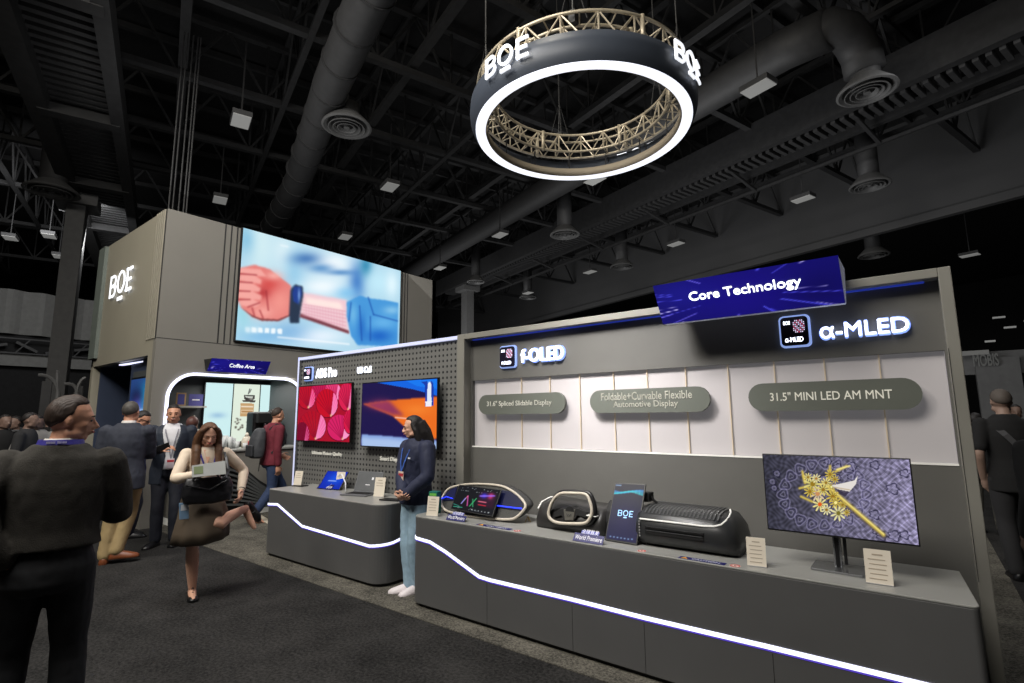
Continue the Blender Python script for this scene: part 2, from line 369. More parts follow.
for i, (s, t, lb, _) in enumerate(lamps):
    z = 9.0 if t < 25 else 8.4
    root = thing('ceiling_lamp', 'dim '+lb+', high in the hall', 'ceiling lamp', H(s, t, z), 'hall ceiling lamps')
    c = H(s, t, z); b = MB(); b.obox(c+Z1*.06, HA*.34, HB*.22, (0,0,.06)); b.build('housing', H_MID, root)
    b = MB(); b.obox(c-Z1*.012, HA*.32, HB*.2, (0,0,.012)); b.build('diffuser_panel', H_LIGHT, root)
    b = MB(); b.bar(c+Z1*.12, c+Z1*2.2, .03); b.build('rod', H_DARK, root)
# rigging cables at upper left
root = thing('rigging_cable', 'bundle of thin vertical rigging cables hanging above the tower corner', 'cable', H(14, -.2, 5))
for x, y0, x2 in ((145,0,168), (163,0,172), (169,0,178), (173,0,183), (178,0,186)):
    P = atd(x, 5, 14); Q = atd(x2, 215, 14)
    b = MB(); b.tube([Vector((Q.x, Q.y, 5.5)), Vector((Q.x, Q.y, 11))], .018, 5); b.build('cable', H_MID, root)

# ================================================================ FAR BACKGROUND (left and right)
root = thing('curtain_wall', 'pale grey curtain band of a far booth at the left edge', 'curtain', (-34, 6, 0))
b = MB(); pts = []
p0 = Vector((-34.2, -6, 0)); p1 = Vector((-34.2, 22, 0))
for k in range(141):
    u = k/140; q = p0.lerp(p1, u); pts.append((q.x+.12*math.sin(k*1.1), q.y))
b.loft([[(x, y, 5.75), (x-.15, y, 5.75), (x-.15, y, 7.9), (x, y, 7.9)] for x, y in pts]); b.build('curtain', mat('far_curtain', (120, 120, 118), .9), root)
b = MB(); b.box(-34.8, -34.4, -6, 22, 0, 5.75); b.build('lower_wall', H_ROOF, root)
b = MB()
for k in range(24):
    y = -5+k*1.1; b.bar((-34.0, y, 5.1+.25*math.sin(k*2.3)), (-34.0, y+.8, 5.1+.2*math.cos(k*1.7)), .22, .12); b.bar((-33.9, y, 4.8), (-33.9, y+1.1, 4.8), .06)
    b.bar((-33.9, y, 5.5), (-33.9, y+1.1, 5.5), .06); b.bar((-33.9, y, 4.8), (-33.9, y+.5, 5.5), .05)
b.build('truss_rail', H_MID, root)
b = MB(); b.box(-34.3, -34.05, -6, 22, 4.2, 4.75); b.build('valance', MATS['far_curtain'], root)
# pale plinth boxes and arched lamps behind the near man
for i, (x0, x1, y0, d, lb) in enumerate(((42, 53, 381, 15.5, 'tall pale grey box standing left of the column'), (75, 84, 386, 15, 'narrow pale grey box below the arched lamps'))):
    P = atd(x0, y0, d); Q = atd(x1, y0, d); b = MB(); v = Q-P; v.z = 0; n = Vector((-v.y, v.x, 0)).normalized()*.3
    b.hexa([(P.x,P.y,0), (Q.x,Q.y,0), (Q.x+n.x,Q.y+n.y,0), (P.x+n.x,P.y+n.y,0), (P.x,P.y,P.z), (Q.x,Q.y,P.z), (Q.x+n.x,Q.y+n.y,P.z), (P.x+n.x,P.y+n.y,P.z)])
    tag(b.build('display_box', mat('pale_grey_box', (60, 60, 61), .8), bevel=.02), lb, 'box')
for bx, arms, lb in ((58, ((38, 375), (56, 371.5)), 'double arched lamp with pale curved arms left of the tower'), (77, ((64, 384), (86, 378)), 'double arched lamp right beside the tower edge')):
    base = atd(bx, 392, 14.4); root = thing('arched_lamp', lb, 'lamp', (base.x, base.y, 0))
    b = MB(); b.tube([(base.x, base.y, 0), (base.x, base.y, base.z)], .05, 8); b.build('post', mat('lamp_arm_grey', (88, 88, 88), .5), root)
    for ax, ay in arms:
        e = atd(ax, ay, 14.4); top = atd((ax+bx)/2+2, ay-.5, 14.4); mid = atd(bx-(1 if ax < bx else -1)*1.5, (ay+385)/2, 14.4)
        path = []
        for k in range(9):
            u = k/8; path.append(Vector((base.x, base.y, base.z))*(1-u)**3+mid*3*u*(1-u)**2+top*3*u*u*(1-u)+e*u**3)
        b = MB(); b.tube(path, .035, 6); b.build('arm', MATS['lamp_arm_grey'], root)
# neighbouring stand on the right
root = thing('neighbour_stand', 'grey stand of another exhibitor far behind on the right with large lettering', 'exhibition stand', (2.4, 24, 0))
SG = mat('far_stand_grey', (105, 105, 105), .8); 
b = MB(); b.box(1.25, 4.6, 24.9, 25.2, 2.95, 3.75); b.box(1.75, 2.9, 24.6, 25.0, 0, 3.5); b.box(3.2, 4.8, 24.8, 25.1, 0, 1.3); b.box(-.5, 1.3, 24.9, 25.2, 2.6, 3.45); b.box(-.5,.9,24.8,25.1,0,2.6); b.build('wall', SG, root)
b = MB(); b.box(1.35, 2.15, 24.5, 24.55, 3.62, 3.78); b.build('light_bar', mat('far_light_bar', (120, 120, 118), .5, emit=.15), root)
text('MOBIS', at(974, 366.5, 'y', 24.5), X1, Z1, at(999.5, 366, 'y', 24.5).x-at(974, 366, 'y', 24.5).x, .42, .05, mat('far_letters', (150, 150, 148), .5, var=0, emit=.12), 'lettering', root)
for i, (x, y, z, w, lb) in enumerate(((1.0, 30, 6.2, .7, 'small dim light strip right of the display wall, upper'), (2.9, 30, 5.6, .4, 'small dim light strip right of the display wall, lower'), (3.0, 28, 4.9, .35, 'small light above the far lettering'), (3.6, 28, 5.1, .3, 'small light at the right edge above the far stand'), (2.3, 27, 4.3, .3, 'small light nearest the far lettering'))):
    b = MB(); b.box(x, x+w, y, y+.15, z, z+.06); tag(b.build('far_light', H_LIGHT), lb, 'light')
# ================================================================ RING SIGN
RC = Vector((-4.015, 7.13, 0)); RZ = 6.3
root = thing('ring_sign', 'round halo sign hanging from the ceiling with lit ring and lit lettering', 'hanging sign', (RC.x, RC.y, RZ))
SKIN = mat('ring_band_dark', (66, 72, 82), .45, var=.03); SKINI = mat('ring_inner_fabric', (172, 160, 140), .7, var=.03)
b = MB(); b.lathe((RC.x, RC.y, RZ), [(1.77,0), (1.815,.06), (1.85,.15), (1.862,.26), (1.85,.4), (1.80,.4), (1.80,.1), (1.75,.02)], 96); b.build('outer_band', SKIN, root, smooth=True)
b = MB(); b.lathe((RC.x, RC.y, RZ), [(1.60,0), (1.60,.15), (1.585,.15), (1.585,-.005), (1.6,-.005)], 96); b.build('inner_band', SKINI, root, smooth=True)
b = MB(); b.lathe((RC.x, RC.y, RZ), [(1.605,.01), (1.605,-.012), (1.765,-.012), (1.765,.01)], 96); b.build('light_ring', mat('ring_light', (240, 243, 255), .5, emit=1.25, var=0), root)
b = MB(); 
for R in (1.46, 1.73):
    for z in (6.74, 7.08): b.tube([(RC.x+R*math.cos(a), RC.y+R*math.sin(a), z) for a in [2*PI*k/96 for k in range(96)]], .024, 8, closed=True)
b.build('truss_chord', ALU, root, smooth=True)
b = MB(); NS = 42
def rp(R, a, z): return Vector((RC.x+R*math.cos(a), RC.y+R*math.sin(a), z))
for k in range(NS):
    a0 = 2*PI*k/NS; a1 = 2*PI*(k+1)/NS; am = (a0+a1)/2
    for R in (1.46, 1.73):
        z0, z1 = (6.74, 7.08) if k % 2 else (7.08, 6.74)
        b.tube([rp(R,a0,z0), rp(R,a1,z1)], .013, 5)
        if k % 2 == 0: b.tube([rp(R,a0,6.74), rp(R,a0,7.08)], .015, 5)
    for z in (6.74, 7.08):
        b.tube([rp(1.46,a0,z), rp(1.73,a0,z)], .012, 5); 
b.build('truss_web', ALU, root)
for k in range(6):
    a = math.radians(30+60*k)
    for R in (1.46, 1.73):
        b = MB(); P_ = rp(R,a,6.91); b.tube([P_-Z1*.2, P_+Z1*.2], .034, 12); b.build('truss_joint', ALU, root, smooth=True)
for k in range(14):
    a = 2*PI*k/14; b = MB(); b.tube([rp(1.6,a,6.45), rp(1.6,a,6.76), rp(1.73,a,6.76), rp(1.8,a,6.6)], .012, 5)
    b.build('hanger', H_DARK, root)
for k, a in enumerate((-63, 18, 60, 135, 222)):
    a = math.radians(a); b = MB(); P = rp(1.6,a,7.1)
    b.tube([P+Z1*.75, P+Z1*5.], .012, 5); b.tube([rp(1.46,a,7.08), P+Z1*.75, rp(1.73,a,7.08)], .012, 5)
    b.tube([rp(1.6,a-.12,7.08), P+Z1*.75, rp(1.6,a+.12,7.08)], .01, 5); b.box(P.x-.05,P.x+.05,P.y-.05,P.y+.05,7.0,7.2); b.build('suspension_cable', mat('cable_dark', (42,42,42), .6), root)
# letter builder: B O E on a curved or flat support; fn(u,v,d)->point
def boe(fn, name, m, root, thick=.05, H_=1.0):
    """u across 0..3.0, v 0..1 letter height; underline at v<0"""
    b = MB(); st = .135
    def quad(u0, v0, u1, v1):
        n = max(1, int(abs(u1-u0)/.15)); 
        b.loft([[fn(u0+(u1-u0)*k/n, v0, 0), fn(u0+(u1-u0)*k/n, v1, 0), fn(u0+(u1-u0)*k/n, v1, thick), fn(u0+(u1-u0)*k/n, v0, thick)] for k in range(n+1)])
    def arc(cu, cv, ru, rv, a0, a1, n, w=st):
        rings = []
        for k in range(n+1):
            a = math.radians(a0+(a1-a0)*k/n); c, s_ = math.cos(a), math.sin(a)
            p = (cu+ru*c, cv+rv*s_); q = (cu+(ru-w)*c, cv+(rv-w)*s_)
            rings.append([fn(*q,0), fn(*p,0), fn(*p,thick), fn(*q,thick)])
        b.loft(rings)
    # B
    quad(0, 0, st, 1)
    for v0, v1, ru in ((0,.56,.3), (.46,1,.27)):
        quad(st, v0, .5, v0+st*.8); quad(st, v1-st*.8, .5, v1); arc(.48, (v0+v1)/2, ru, (v1-v0)/2, -90, 90, 10, st*.8)
    # O (raised a little, underline below)
    arc(1.42, .55, .47, .5, 0, 360, 32, st*.9)
    quad(1.12, -.26, 1.72, -.1)
    # E
    quad(2.1, 0, 2.1+st, 1); quad(2.1, 0, 2.75, st*.9); quad(2.1, 1-st*.9, 2.75, 1); quad(2.1, .5-st*.45, 2.68, .5+st*.45)
    return b.build(name, m, root)
for k in range(3):
    a0 = math.radians((266.4, 355, 86)[k]); hh = .30
    def fn(u, v, d, a0=a0): return rp(1.90+d, a0+(u-1.38)*hh/1.9*.98, 6.47+v*hh)
    boe(fn, 'lettering', LETTER, root, .03)

# ================================================================ TOWER (video wall + coffee bar)
TX = -9.2; TY = 2.9; TZ = 4.95; TXL = -12.5; TYR = 8.8
root = thing('booth_tower', 'tall grey exhibition tower with lit lettering, video wall and coffee bar alcove', 'booth tower', (-10.8, 5.8, 0))
TOWER = root
LW = mat('tower_side_grey_lit', (150, 145, 130), .6, var=.03, scale=1.5)  # lighter copy of the tower grey, warm light put into the colour
b = MB()      # left face (towards -Y) as separate slabs around the doorway
b.box(TXL, TX-.12, TY, TY+.12, 2.6, TZ); b.box(-9.5, TX-.12, TY, TY+.12, 0, 2.6); b.box(TXL, -12.38, TY, TY+.12, 0, 2.6); b.build('side_wall', LW, root)
b = MB()      # front face (towards +X): around the arch opening
AY0, AY1, AZ1 = 3.12, 5.36, 2.31
b.box(TX-.12, TX, TY, TYR, AZ1, TZ); b.box(TX-.12, TX, AY1, TYR, 0, AZ1)
b.box(TX-.12, TX, TY, AY0, 0, AZ1)
def corner(cy, cz, r, sy):
    pts = [(TX, cy+sy*r, cz+r)]+[(TX, cy+sy*r*math.cos(a), cz+r*math.sin(a)) for a in [PI/2*k/8 for k in range(9)]]
    b.prism(pts, (-.12,0,0))
corner(AY0+.38, AZ1-.38, .38, -1); corner(AY1-.38, AZ1-.38, .38, 1)
b.build('front_wall', G_BLD, root)
b = MB(); b.box(TXL, TX, TYR-.12, TYR, 0, TZ); b.box(TXL, TX-.12, TY+.12, TYR-.12, TZ-.25, TZ-.15); b.box(TXL, TXL+.1, TY, TYR, 2.6, TZ); b.build('rear_wall', G_BLD, root)
b = MB()      # vertical slats
for k in range(5):
    x = -9.62+k*.08; b.box(x, x+.035, TY-.02, TY, 2.85, TZ)
b.build('side_slats', LW, root)
b = MB()
for k in range(5): x = -9.585+k*.08; b.box(x, x+.045, TY-.004, TY+.001, 2.85, TZ)
b.build('side_groove', G_DARK, root)
b = MB()
for y in (3.78, 3.88, 3.98, 7.72, 7.80, 7.88): b.box(TX-.001, TX+.003, y, y+.022, 2.86, TZ)
b.box(TX-.001, TX+.002, TY, TYR, 2.85, 2.86)
b.build('front_groove', G_DARK, root)
b = MB(); b.box(TXL-.02, TXL+.35, TY-.06, TY, 2.75, TZ-.02); b.build('corner_panel', mat('tower_corner_green_grey', (104, 112, 106), .6), root)
# doorway room on the left face
NAVY = mat('alcove_navy', (52, 62, 84), .6, var=.05)
b = MB(); b.box(TXL+.12, -10.7, TY+.78, TY+.85, 0, 2.6); b.box(TXL+.05, TXL+.15, TY+.12, TY+.85, 0, 2.6); b.box(TXL+.12, -9.35, TY+.12, TY+.85, 2.6, 2.66); b.box(-10.76, -10.7, TY+.2, TY+.78, 0, 2.6); b.box(-10.7, -9.35, TY+.14, TY+.2, 0, 2.6); b.build('alcove_wall', NAVY, root)
b = MB(); b.ribbon([at(121,364.5,'z',2.57), at(145,361,'z',2.57)], (0,0,-1), .06, .02); b.build('alcove_light', LED, root)
# video in the alcove
t2 = thing('alcove_display', 'blue and violet display glowing inside the dark alcove at left', 'display', (-10.2, 3.0, 1.2))
DX0 = at(131,400,'y',3.02).x; DZ1 = at(140,379,'y',3.02).z
pc = Pic((DX0,3.0,DZ1), (-9.4,3.0,DZ1), (-9.4,3.0,.9), (DX0,3.0,.9), 70, 60).fill((36,66,124))
pc.blob(.8,.2,.4,.14,(30,165,205), space='u'); pc.blob(.3,.22,.3,.12,(10,20,50), space='u'); pc.blob(.35,.52,.25,.24,(140,115,240), space='u'); pc.blob(.85,.5,.3,.3,(70,180,215), space='u')
for k in range(9): pc.line(.1*k+.1,.4,.1*k+.12,.9,.012,(90,190,220),.6,'u')
pc.blob(.7,.9,.2,.12,(150,190,70),.7,'u')
pc.line(0,.38,1,.38,.02,(170,200,240),.8,'u')
pc.build('screen', SCR, t2)
b = MB(); b.box(DX0-.02,-9.38,3.004,3.03,.85,DZ1+.03); b.build('frame', BLACK, t2)
# lit logo on the left face
t2 = thing('lit_logo', 'white lit three-letter logo on the left side of the grey tower', 'lettering', (-11.1, TY, 3.9))
def fn(u, v, d): return Vector((-11.68+u*.43, TY-.03-d, 3.82+v*.42))
boe(fn, 'lettering', LETTER, t2, .012)
# LED wall
t2 = thing('video_wall', 'big video wall on the tower showing a hand wearing a dark wristband', 'video wall', (TX, 5.85, 2.94))
b = MB(); b.box(TX, TX+.05, 4.04, 7.65, 2.92, TZ+.01); b.build('cabinet', BLACKM, t2)
q = lambda *a: [(220+a[i]/4.655, 220+a[i+1]/4.655) for i in range(0, len(a), 2)]
pc = Pic((TX+.055,4.06,TZ), (TX+.055,7.63,TZ), (TX+.055,7.63,2.94), (TX+.055,4.06,2.94), 340, 200).fill((176,214,232))
B_ = lambda x,y,rx,ry,c,k=1.: pc.blob(220+x/4.655, 220+y/4.655, rx/4.655, ry/4.655, c, k)
B_(190,100,70,200,(205,232,238)); B_(120,90,40,70,(140,195,222)); B_(300,150,60,90,(215,236,242)); B_(350,260,50,120,(130,190,225),.7)
B_(520,210,110,60,(244,250,252)); B_(400,180,70,30,(60,110,175),.85); B_(470,225,60,22,(70,130,190),.8); B_(560,245,70,14,(60,120,185),.8)
B_(480,310,110,45,(235,245,250)); B_(640,290,38,90,(50,110,190),.85); B_(680,215,30,50,(40,130,170),.9); B_(740,290,60,60,(190,230,245)); B_(800,300,30,60,(220,242,250)); B_(590,340,50,30,(120,190,235),.7)
B_(450,540,140,40,(228,240,250)); B_(200,540,120,40,(120,180,225),.7); B_(110,430,40,80,(150,212,226),.8); B_(330,520,90,50,(110,165,215),.6)
SK = (226,128,122); SKL = (250,190,182); SKD = (196,70,66)
pc.poly(q(375,335,590,372,600,528,370,445,365,400), (238,200,208), 2)          # forearm
pc.poly(q(375,435,600,515,600,530,370,452), (120,60,70), 1)
pc.poly(q(400,360,560,385,575,420,400,390), (252,228,222), 3)
for k in range(5): pc.line(*[v for p in q(385,392+k*13,585,425+k*17) for v in p], .5, (214,140,160), .6)
for k in range(14): pc.line(*[v for p in q(400+k*13,395+k*2,402+k*13,448+k*4) for v in p], .35, (220,150,168), .5)
pc.poly(q(90,225,160,208,230,228,330,305,335,440,270,468,190,465,150,450,100,410,82,370,78,330,88,290,85,250), SK, 1)
B_(230,300,50,45,(205,62,60),.75); B_(280,380,45,55,(240,150,140),.8); B_(200,430,50,30,(245,170,160),.8); B_(250,260,40,20,(250,190,180),.7); B_(200,340,30,25,(170,40,45),.7)
for p in ((90,222,190,230,215,262,180,262,95,246), (95,255,150,250,195,280,190,298,150,290,90,280), (85,290,130,282,190,318,185,335,140,330,80,325), (80,335,130,322,195,352,190,372,130,368,85,362), (90,375,140,362,190,388,170,405,120,402,92,395)):
    pc.poly(q(*p), (242,168,160), 1, k=.9)
for p in ((95,250,170,256), (90,288,150,292), (85,330,140,332), (88,370,140,370), (130,405,185,385), (150,410,160,445), (215,330,225,420), (185,420,200,455)): pc.line(*[v for w_ in q(*p) for v in w_], .7, (150,40,48), .8)
pc.poly(q(95,405,150,452,195,470,275,472,330,445,330,438,270,462,190,458,150,443), (110,40,40), 0, k=.7)
pc.poly(q(330,318,352,300,385,308,388,350,372,440,368,480,325,480,322,440,325,360), (38,52,74), 1)
pc.poly(q(345,308,378,312,382,345,365,392,342,380,336,340), (30,60,140), 1); B_(368,350,5,30,(150,190,240),.8)
pc.poly(q(590,382,650,352,700,365,760,372,830,385,826,590,640,582,610,540,590,450), (70,150,215), 1)
B_(620,440,20,50,(120,190,230),.7); B_(760,480,60,30,(110,185,235),.7); B_(740,540,60,30,(20,90,190),.8); B_(660,500,20,60,(30,100,190),.7); B_(800,420,40,20,(150,205,235),.7)
for p in ((690,360,715,440), (650,400,660,560), (715,440,826,470), (700,450,700,560), (610,385,600,470)): pc.line(*[v for w_ in q(*p) for v in w_], .8, (20,70,160), .6)
for k in range(6): x, y = q(128+k*30, 510+k*1.5)[0]; pc.poly([(x-2.3,y-2.6),(x+2.3,y-2.3),(x+2.3,y+2.8),(x-2.3,y+2.4)], (245,250,252), 0, k=.35 if k<1 else .9)
for k in range(3): B_(130+k*22,512,12,14,(225,240,246),.6)
pc.line(*[v for w_ in q(270,545,600,578) for v in w_], .8, (248,250,252), .8); pc.line(*[v for w_ in q(285,118,315,124) for v in w_], 1., (230,242,248), .8)
pc.blurall(1); pc.build('screen', SCRB, t2)
# coffee area sign
def lean_sign(name, label, TL, TR, BR, BL, back, bandcol, picfn, wd):
    r = thing(name, label, 'sign', tuple((Vector(BL)+Vector(BR))/2))
    TL, TR, BR, BL = map(Vector, (TL, TR, BR, BL)); bk = Vector(back)
    n = (TR-TL).cross(TL-BL).normalized()
    def bp(p):
        q_ = p.copy(); i = 0 if abs(bk.x) > .5 else 1
        q_[i] = wd; return q_
    ax_ = 1 if abs(bk.y) > .5 else 0; bb = [BR.copy(), BL.copy()]
    for p_ in bb: p_[ax_] += (wd-p_[ax_])*.35
    b = MB(); b.hexa([BL, BR, bb[0], bb[1], TL, TR, bp(TR), bp(TL)]); b.build('casing', bandcol, r, bevel=.008)
    e = n*.004
    pc = picfn(TL+e, TR+e, BR+e, BL+e); pc.build('sign_face', SCR, r); return r, n
def starburst(TL, TR, BR, BL, nx=150, ny=44, seed=3):
    pc = Pic(TL, TR, BR, BL, nx, ny).fill((18,14,100)); R = np.random.RandomState(seed)
    pc.blob(.5,.5,.35,.7,(26,16,128),.8,'u'); pc.blob(.15,.3,.2,.4,(30,30,150),.5,'u'); pc.blob(.9,.6,.15,.4,(14,10,80),.7,'u')
    for k in range(34):
        a = R.uniform(0, 2*PI); r0 = R.uniform(.22,.5); r1 = r0+R.uniform(.1,.5); c, s_ = math.cos(a), math.sin(a)*1.6
        cc = [(80,80,235), (120,110,250), (190,180,255)][R.randint(3)]
        pc.line(.5+r0*c,.5+r0*s_,.5+r1*c,.5+r1*s_,R.uniform(.005,.011),cc,R.uniform(.5,1.),'u')
    return pc
r, n = lean_sign('coffee_sign', 'small navy lit sign leaning out above the coffee bar alcove', (-8.9,3.60,2.57), (-8.9,4.57,2.59), (-9.05,4.57,2.37), (-9.05,3.60,2.37), (1,0,0), BLACKM, lambda *p: starburst(*p, nx=90, ny=24), TX)
text('Coffee Area', Vector((-8.965,3.90,2.45)), Y1, Vector((.15,0,.2)), .42, .07, .006, LETTER, 'lettering', r, .0)
# arch light
arch = []
for a0, cy, sy in ((0, AY0+.38, -1), (1, AY1-.38, 1)):
    pass
path = [(TX+.01, AY0-.01, z) for z in np.linspace(.95, AZ1-.38, 6)]+[(TX+.01, AY0+.38-.39*math.cos(a), AZ1-.38+.39*math.sin(a)) for a in [PI/2*k/10 for k in range(1, 11)]]
path += [(TX+.01, AY1-.38+.39*math.sin(a), AZ1-.38+.39*math.cos(a)) for a in [PI/2*k/10 for k in range(0, 11)]]+[(TX+.01, AY1+.01, z) for z in np.linspace(AZ1-.5, .95, 6)]
b = MB(); b.ribbon(path, (1,0,0), .045, .02); b.build('arch_light', LED, TOWER)
# alcove interior
IN = mat('coffee_alcove_grey', (74, 78, 80), .6, var=.04)
b = MB(); b.box(-10.6, -10.5, AY0-.05, AY1+.4, 0, 2.5); b.box(-10.5, TX-.12, AY0-.1, AY0, 0, 2.4); b.box(-10.5, TX-.12, AY1, AY1+.1, 0, 2.4); b.box(-10.5, TX-.12, AY0, AY1, 2.36, 2.42); b.build('coffee_alcove', IN, TOWER)
# menu screens
t2 = thing('menu_display', 'three-panel bright menu display with a coffee cup drawing behind the bar', 'display', (-10.45, 4.8, 1.2))
def mp(x, y): return (170+x/7.877, 350+y/7.877)
SX = -10.4
def sp(x, y): return at(*mp(x, y), 'x', SX)
y0 = sp(285,262).y; y1 = sp(508,265).y; y2 = sp(718,278).y; y3 = sp(915,290).y; zt = 2.27; zb = 1.17
b = MB(); b.box(SX-.05, SX-.005, y0-.02, y3+.02, zb-.02, zt+.02); b.build('frame', BLACK, t2)
pc = Pic((SX,y0,zt), (SX,y1-.02,zt), (SX,y1-.02,zb), (SX,y0,zb), 50, 60).fill((205,238,240)); pc.blob(.5,.55,.28,.05,(150,190,220),.8,'u'); pc.build('screen', SCR, t2)
pc = Pic((SX,y1,zt), (SX,y2-.02,zt), (SX,y2-.02,zb), (SX,y1,zb), 90, 130).fill((224,236,220))
M_ = lambda *a: [mp(a[i], a[i+1]) for i in range(0, len(a), 2)]
pc.poly(M_(582,352,668,356,668,385,640,402,600,400,584,385), (60,56,52)); pc.poly(M_(592,362,655,365,650,378,600,376), (200,205,195)); pc.blob(*mp(640,385),2,1.2,(190,190,180),.7)
pc.poly(M_(568,395,675,398,668,412,575,410), (70,66,62)); pc.line(*mp(618,345), *mp(628,308), .5, (60,60,60)); pc.line(*mp(628,335), *mp(640,310), .4, (80,80,80))
pc.poly(M_(556,420,662,422,656,524,552,522), (196,158,110)); pc.poly(M_(562,470,655,472,654,500,560,498), (226,205,170)); pc.line(*mp(565,445), *mp(650,447), .7, (240,230,210)); pc.line(*mp(570,485), *mp(645,487), .9, (170,120,70))
R = np.random.RandomState(1)
for k in range(26): pc.blob(*mp(R.uniform(515,648), R.uniform(535,640)), .9, .7, (70,60,52), .8)
pc.build('screen', SCR, t2)
pc = Pic((SX,y2,zt), (SX,y3,zt), (SX,y3,zb), (SX,y2,zb), 30, 40).fill((208,240,240)); pc.build('screen', SCR, t2)
# shelves
sy0, sy1 = AY0, at(206,402,'x',-10.2).y
for k, z in enumerate((1.83, 1.42)):
    b = MB(); b.box(-10.5, -10.1, sy0, sy1-.02, z-.03, z); b.build('shelf', mat('shelf_white', (200,196,186), .5), TOWER)
r = thing('picture_frame', 'small wooden frame with violet picture on the upper shelf', 'frame', (-10.2, 3.55, 1.83))
a = at(176,400,'x',-10.2); c_ = at(186,400,'x',-10.2)
b = MB(); b.box(-10.22,-10.2,a.y,c_.y,1.83,2.06); b.build('backing', mat('frame_wood', (176,140,92), .5), r, bevel=.004)
b = MB(); b.box(-10.2,-10.197,a.y+.025,c_.y-.025,1.855,2.035); b.build('picture', mat('frame_picture', (60,60,120), .5, emit=.15), r)
a = at(189,400,'x',-10.2); c_ = at(203,400,'x',-10.2)
r = thing('shelf_sign', 'violet and navy display card beside the wooden frame', 'card', (-10.2, a.y, 1.83)); b = MB(); b.box(-10.22,-10.2,a.y,c_.y,1.83,2.04); b.build('panel', mat('violet_card', (72,70,130), .5, emit=.15), r); b = MB(); b.box(-10.2,-10.19,a.y+.05,c_.y-.06,1.93,1.95); b.build('writing', WHITETXT, r)
a = at(194,410,'x',-10.2); r = thing('shelf_ornament', 'small amber bottle on the lower shelf', 'bottle', (-10.2, a.y, 1.42)); b = MB(); b.lathe((-10.2,a.y,1.42), [(.0,0),(.05,0),(.055,.12),(.02,.17),(.02,.22),(0,.22)], 14); b.build('bottle', mat('amber_glass', (150,90,40), .2), r, smooth=True); b = MB(); b.cyl((-10.2,a.y,1.64), .024, .03, 12); b.build('cap', CREAM, r)
# bar counter
BX = -9.0
t2 = thing('coffee_bar', 'grey coffee bar counter with black wave-shaped slatted front', 'counter', (-9.3, 4.4, 0))
b = MB(); b.box(-9.6, BX, 3.25, 5.5, .1, 1.06); b.build('body', G_BLD, t2, bevel=.02)
b = MB(); b.box(-9.62, BX+.03, 3.22, 5.52, 1.06, 1.1); b.build('worktop', G_CTOP, t2, bevel=.008)
b = MB(); b.box(-9.6, BX-.04, 3.25, 5.5, 0, .1); b.build('plinth', mat('plinth_white', (190,188,180), .5, emit=.25), t2)
wave = [(3.25,.98),(3.7,1.0),(3.95,.97),(4.15,.88),(4.35,.72),(4.55,.55),(4.75,.42),(4.95,.34),(5.3,.25),(5.45,.22)]
b = MB(); b.prism([(BX+.002,y,z) for y, z in wave]+[(BX+.002,5.45,.1),(BX+.002,3.25,.1)], (.008,0,0)); b.build('wave_panel', BLACKM, t2)
b = MB()
def wz(y):
    for (ya, za), (yb, zb_) in zip(wave, wave[1:]):
        if ya <= y <= yb: return za+(zb_-za)*(y-ya)/(yb-ya)
    return .2
for k in range(9):
    off = .05+k*.085; pts = []
    for y in np.linspace(3.25, 5.45, 45):
        z = .13+(wz(y)-.13)*(1-k*.1)-.07
        pts.append((BX+.01, y, max(z, .11)))
    b.ribbon(pts, (1,0,0), .032, .03)
b.build('slat', mat('slat_grey', (88,90,90), .4), t2)
# things on the bar
def bar_y(x): return at(x, 445, 'x', -9.25).y
for i, (x, hh, lb) in enumerate(((222,.16,'leftmost'), (226,.22,'second from left'), (230,.2,'middle'), (234,.17,'fourth'), (237,.12,'rightmost'))):
    y = bar_y(x); b = MB(); b.lathe((-9.25-.04*(i%2), y, 1.1), [(0,0),(.032,0),(.045,hh),(.04,hh),(.028,.01),(0,.01)], 14)
    tag(b.build('paper_cup', mat('cup_white', (205,208,208), .5, var=.03), smooth=True), 'white paper cup stack on the coffee bar, %s of the cluster' % lb, 'cup', 'paper cups on the coffee bar')
y = bar_y(246.5); r = thing('coffee_jug', 'round cream jug with a pointed lid on the coffee bar', 'jug', (-9.25,y,1.1))
b = MB(); b.lathe((-9.25,y,1.1), [(0,0),(.075,0),(.09,.05),(.085,.13),(.06,.18),(.03,.2),(0,.2)], 20); b.build('body', CREAM, r, smooth=True)
b = MB(); b.lathe((-9.25,y,1.3), [(0,0),(.04,0),(.03,.03),(.012,.06),(0,.065)], 16); b.build('lid', CREAM, r, smooth=True)
b = MB(); b.tube([(-9.25,y+.07,1.22),(-9.25,y+.13,1.23),(-9.25,y+.13,1.15),(-9.25,y+.08,1.13)], .012, 8); b.build('handle', CREAM, r, smooth=True)
y = bar_y(249); b = MB(); b.box(-9.12,-9.02,y-.09,y+.1,1.1,1.22); tag(b.build('napkin_box', mat('red_box', (176,40,44), .5), bevel=.01), 'red box in front of the cream jug on the bar', 'box')
y = bar_y(241); b = MB(); b.lathe((-9.1,y,1.1), [(0,0),(.035,0),(.042,.09),(.036,.09),(.03,.01),(0,.01)], 14); tag(b.build('short_cup', MATS['cup_white'], smooth=True), 'short white cup standing alone beside the red box', 'cup')
